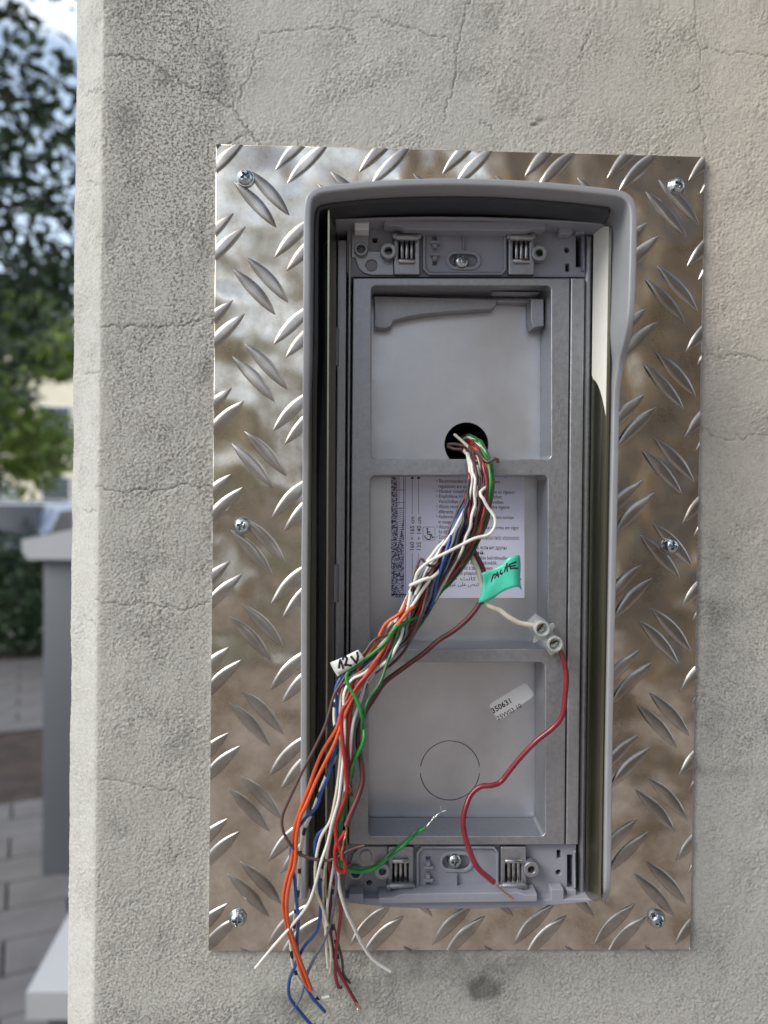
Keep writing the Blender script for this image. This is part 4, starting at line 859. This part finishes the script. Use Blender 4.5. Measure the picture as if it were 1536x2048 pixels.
# slabs of the footpath, each one its own piece, shared mesh
pav = wbox('pavement', -6.2, -.2, .5, 9.0, -.03, .004, M['soil']); tag(pav, None, None, None, 'structure')
bm = bmesh.new(); bmesh.ops.create_cube(bm, size=1)
for v in bm.verts: v.co = Vector((v.co.x*.392, v.co.y*.192, (v.co.z+.5)*.022))
bmesh.ops.bevel(bm, geom=[e for e in bm.edges if all(v.co.z > .02 for v in e.verts)], offset=.004, segments=1, affect='EDGES')
sme = bpy.data.meshes.new('slab'); bm.to_mesh(sme); bm.free()
ca, sa = math.cos(R(24)), math.sin(R(24)); ns = 0
for i in range(-30, 30):
    for j in range(-10, 60):
        u = i*.4+(j % 2)*.2; v = j*.2; x = -2.+u*ca-v*sa; y = 1.0+u*sa+v*ca
        if not (.7 < y < 6.3): continue
        dx = (x-CAM[0])/(y-CAM[1])
        if not (-.60 < dx < -.30) or x > -.3: continue
        if -2.35 < x < -1.35 and 3.3 < y < 4.4 and x < -1.55-.2*(y-3.3): continue
        s = link('slab', sme, M['slab'], pav, (x, y, .004+random.uniform(0, .003))); s.rotation_euler = (random.uniform(-.003, .003), random.uniform(-.003, .003), R(24)); ns += 1
# grey sheet-metal cabinet post with overhanging cap and a lower one
def P(px, y_m, z_m=None, py=None):
    """world x for photo column px at distance y_m; and z for row py"""
    t = (y_m-CAM[1]); d = fw + rt*((px-768)/FPX) - up*(((py if py is not None else 1024)-1024)/FPX); k = t/d.y; return Vector(CAM)+d*k
def pillar(name, label, yd, pxl, ptop, pbase, capl, captl, cap_h, wid, dep, grp, capm):
    a = P(pxl, yd, py=ptop); base = 0.0; root = empty(name, (a.x+wid/2, yd+dep/2, 0), label, 'cabinet', grp)
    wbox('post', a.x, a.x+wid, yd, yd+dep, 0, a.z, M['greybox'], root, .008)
    c = P(capl, yd-.03, py=ptop); ct = P(capl, yd-.03, py=captl); x0, x1 = c.x, a.x+wid+(a.x-c.x); y0, y1 = yd-.04, yd+dep+.04; z0, z1 = c.z, ct.z; zm = z1+cap_h
    xm = (x0+x1)/2
    vs = [(x0+.02, y0, z0), (x1-.02, y0, z0), (x1-.02, y1, z0), (x0+.02, y1, z0), (x0, y0, z0+.03), (x1, y0, z0+.03), (x1, y1, z0+.03), (x0, y1, z0+.03), (x0, y0, z1), (x1, y0, z1), (x1, y1, z1), (x0, y1, z1), (xm, y0, zm), (xm, y1, zm)]
    fs = [(3, 2, 1, 0), (0, 1, 5, 4), (1, 2, 6, 5), (2, 3, 7, 6), (3, 0, 4, 7), (4, 5, 9, 12, 8), (5, 6, 10, 9), (6, 7, 11, 13, 10), (7, 4, 8, 11), (8, 12, 13, 11), (12, 9, 10, 13)]
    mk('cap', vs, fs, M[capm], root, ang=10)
pillar('cabinet_post', 'tall grey metal post with an overhanging pitched cap behind the wall corner', 2.55, 86, 1118, 1760, 46, 1080, .055, .36, .30, None, 'palecap')
lo = P(52, 1.25, py=2040); l1 = P(52, 1.25, py=1985); l2 = P(132, 1.62, py=1872)
rt_ = empty('meter_box', (lo.x+.25, 1.5, 0), 'low pale metal box with a sloping lid at the bottom left corner', 'cabinet')
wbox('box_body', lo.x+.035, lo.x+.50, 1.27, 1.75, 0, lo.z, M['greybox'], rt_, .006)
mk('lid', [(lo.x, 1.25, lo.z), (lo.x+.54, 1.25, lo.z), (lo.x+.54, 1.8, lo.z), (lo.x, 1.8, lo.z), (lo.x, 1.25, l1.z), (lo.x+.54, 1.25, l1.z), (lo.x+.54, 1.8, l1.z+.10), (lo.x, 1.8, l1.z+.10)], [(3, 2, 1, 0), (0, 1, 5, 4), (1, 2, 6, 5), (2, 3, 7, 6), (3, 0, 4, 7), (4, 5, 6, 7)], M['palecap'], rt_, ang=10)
# foliage
def leaves(name, n, centres, size, m, parent, seed, spread=1.0):
    r = np.random.default_rng(seed); C = np.array(centres); k = r.integers(0, len(C), n)
    d = r.standard_normal((n, 3)); d /= np.linalg.norm(d, axis=1)[:, None]; rad = C[k, 3]*(r.random(n)**.45)
    p = C[k, :3]+d*rad[:, None]*np.array([1, 1, .8]); nrm = r.standard_normal((n, 3)); nrm[:, 2] = np.abs(nrm[:, 2])+.5; nrm /= np.linalg.norm(nrm, axis=1)[:, None]
    t = np.cross(nrm, r.standard_normal((n, 3))); t /= np.linalg.norm(t, axis=1)[:, None]; b = np.cross(nrm, t); s = size*(.6+.8*r.random(n))[:, None]
    v = np.stack([p-t*s, p-b*s*.45+nrm*s*.1, p+t*s, p+b*s*.45+nrm*s*.1], 1).reshape(-1, 3); o0 = np.array(ORG[parent.name]) if parent is not None else np.zeros(3)
    me = bpy.data.meshes.new(name); me.vertices.add(4*n); me.vertices.foreach_set('co', (v-o0).astype('f4').ravel()); me.loops.add(4*n); me.loops.foreach_set('vertex_index', np.arange(4*n, dtype='i4'))
    me.polygons.add(n); me.polygons.foreach_set('loop_start', np.arange(0, 4*n, 4, dtype='i4')); me.update(calc_edges=True)
    me.materials.append(m); return link(name, me, None, parent, Vector(o0))
def tree(x, y, h, cr, label, seed, m='leaf', n=9000, size=.10, base=1.6, grp=None, cat='tree', name='leafy_tree', lump=16):
    r = random.Random(seed); root = empty(name, (x, y, 0), label, cat, grp)
    vs, fs, _ = tube_geo(catmull([Vector((x, y, 0)), Vector((x+.1, y, h*.3)), Vector((x-.05, y+.1, h*.6)), Vector((x, y, h*.9))], .3), lambda t: .16*(1-t*.8), 10)
    VS, FS = list(vs), list(fs); cs = []
    for i in range(lump):
        a = r.uniform(0, 6.28); zz = r.uniform(base, h); q = cr*math.sqrt(max(.05, 1-((zz-(base+h)/2)/((h-base)/2+.3))**2)); rr = q*r.uniform(.3, .9); c = Vector((x+rr*math.cos(a), y+rr*math.sin(a), zz)); cs.append((*c, cr*r.uniform(.25, .42)))
        v2, f2, _ = tube_geo([Vector((x, y, min(zz-.3, h*.8))), Vector((x, y, zz)).lerp(c, .5), c], lambda t: .05*(1-t*.7), 6); o = len(VS); VS += v2; FS += [tuple(k+o for k in f) for f in f2]
    mk('trunk', VS, FS, M['bark'], root); leaves('crown', n, cs, size, M[m], root, seed); return root
tree(-4.5, 6.6, 6.2, 2.6, 'dark leafy tree filling the upper left behind the wall', 3, n=8000, size=.08, base=2.3, lump=28)
tree(-7.2, 14.0, 5.2, 2.2, 'paler green tree further away under the dark one', 5, 'leaf2', 8000, .11, base=1.8, lump=18)
tree(-10.5, 17.5, 9.5, 3.6, 'tall dark tree far behind the parked cars', 9, 'leaf', 4500, .16, base=4, lump=14)
hd = empty('hedge', (-2.75, 6.5, 0), 'dark clipped hedge beside the grey post', 'hedge'); leaves('foliage', 9000, [(-2.3-.16*i, 6.0+.35*(i % 2)+.12*i, .25+.28*(i % 3), .42) for i in range(16)], .045, M['leaf'], hd, 12)
# parked vehicles beyond the hedge
def vehicle(name, label, cat, x, y, prof, w, m, rot, wins):
    root = empty(name, (x, y, 0), label, cat, 'vehicles parked beyond the hedge'); root.rotation_euler = (0, 0, rot)
    L = len(prof)
    def add(nm, pr, hw, mm, par, dz=0, inset=0.06):
        vs = [(px, -hw, pz) for px, pz in pr]+[(px, hw, pz) for px, pz in pr]; n = len(pr)
        fs = [tuple(range(n))[::-1], tuple(range(n, 2*n))]+[(i, (i+1) % n, n+(i+1) % n, n+i) for i in range(n)]
        me = bpy.data.meshes.new(nm); me.from_pydata(vs, [], fs); bm = bmesh.new(); bm.from_mesh(me); bmesh.ops.recalc_face_normals(bm, faces=bm.faces)
        if inset: bmesh.ops.bevel(bm, geom=list(bm.edges), offset=inset, segments=3, affect='EDGES')
        bm.to_mesh(me); bm.free(); sharp(me, 40); me.materials.append(mm); o = bpy.data.objects.new(nm, me); S.collection.objects.link(o); o.parent = par; return o
    body = add('body', prof, w/2, m, root)
    for wi in wins: add('window', wi, w/2+.01, M['glass'], root, inset=.02)
    if prof[4][0] < 1: add('windscreen', [(.70, 1.345), (1.14, 1.01), (1.16, 1.03), (.72, 1.365)], w/2-.14, M['glass'], root, inset=0)
    for xx in (prof[0][0]+.75, prof[1][0]-.8):
        for s in (-1, 1):
            vs, fs, _ = tube_geo([Vector((xx, s*(w/2-.2), .32)), Vector((xx, s*(w/2+.02), .32))], .32, 20); me = bpy.data.meshes.new('wheel'); me.from_pydata(vs, [], fs); me.materials.append(M['tyre']); o = bpy.data.objects.new('wheel', me); S.collection.objects.link(o); o.parent = root
            vs, fs, _ = tube_geo([Vector((xx, s*(w/2+.0), .32)), Vector((xx, s*(w/2+.035), .32))], .19, 16); me = bpy.data.meshes.new('rim'); me.from_pydata(vs, [], fs); me.materials.append(M['carpaint']); r_ = bpy.data.objects.new('rim', me); S.collection.objects.link(r_); r_.parent = o
CARP = [(-2.1, .25), (2.1, .25), (2.1, .75), (1.2, .92), (.6, 1.38), (-1.0, 1.42), (-1.9, .95), (-2.1, .8)]
vehicle('parked_car', 'silver blue car parked just beyond the hedge', 'car', -4.9, 9.9, CARP, 1.75, M['carpaint'], R(-85), [[(.55, 1.30), (1.05, .96), (-.0, .96), (-.0, 1.32)], [(-.12, 1.32), (-.12, .96), (-1.6, .96), (-1.0, 1.34)]])
VANP = [(-2.4, .3), (2.3, .3), (2.3, .95), (1.75, 1.15), (1.2, 1.95), (-2.3, 2.0), (-2.4, 1.9)]
vehicle('white_van', 'white van standing further off under the trees', 'van', -9.9, 17, VANP, 1.9, M['whitepaint'], R(10), [[(1.15, 1.8), (1.6, 1.2), (.5, 1.2), (.5, 1.8)]])
vehicle('parked_car', 'white car parked right of the van', 'car', -6.2, 16.5, CARP, 1.75, M['whitepaint'], R(-12), [[(.55, 1.30), (1.05, .96), (-.0, .96), (-.0, 1.32)], [(-.12, 1.32), (-.12, .96), (-1.6, .96), (-1.0, 1.34)]])
# houses
def house(name, label, x0, x1, y0, y1, h, m, nx, nz, face, cat='house'):
    root = empty(name, ((x0+x1)/2, (y0+y1)/2, 0), label, cat)
    wbox('wall', x0, x1, y0, y1, 0, h, M[m], root); wbox('roof', x0-.3, x1+.3, y0-.3, y1+.3, h, h+.25, M['concrete'], root)
    yf = y0 if face < 0 else y1
    for i in range(nx):
        for j in range(nz):
            cx = x0+(i+.5)*(x1-x0)/nx; cz = (j+.55)*h/nz; ww, wh = .55, .7
            f = wbox('window', cx-ww-.06, cx+ww+.06, yf-(.05 if face < 0 else -.0), yf+(.0 if face < 0 else .05), cz-wh-.06, cz+wh+.06, M['whitepaint'], root)
            yy = yf+face*.06; wbox('pane', cx-ww, cx+ww, min(yy, yf+face*.04), max(yy, yf+face*.04), cz-wh, cz+wh, M['glass'], f)
house('cream_house', 'cream rendered house glimpsed between the trees', -26, -11, 30, 40, 8.5, 'cream', 5, 3, -1)
# the other side of the street, seen only as reflections in the metal
house('tan_building', 'tan building across the yard mirrored in the plate', .9, 12, -14, -4.6, 7.5, 'brown', 4, 3, 1, 'building')
house('low_cream_house', 'low cream house mirrored in the upper left of the plate', -9, -.6, -18, -11, 4.1, 'ochre', 3, 1, 1)
tree(-1.6, -8.0, 3.0, 1.1, 'small round tree mirrored in the left of the plate', 21, 'leaf2', 3500, .09, base=.7, lump=12)
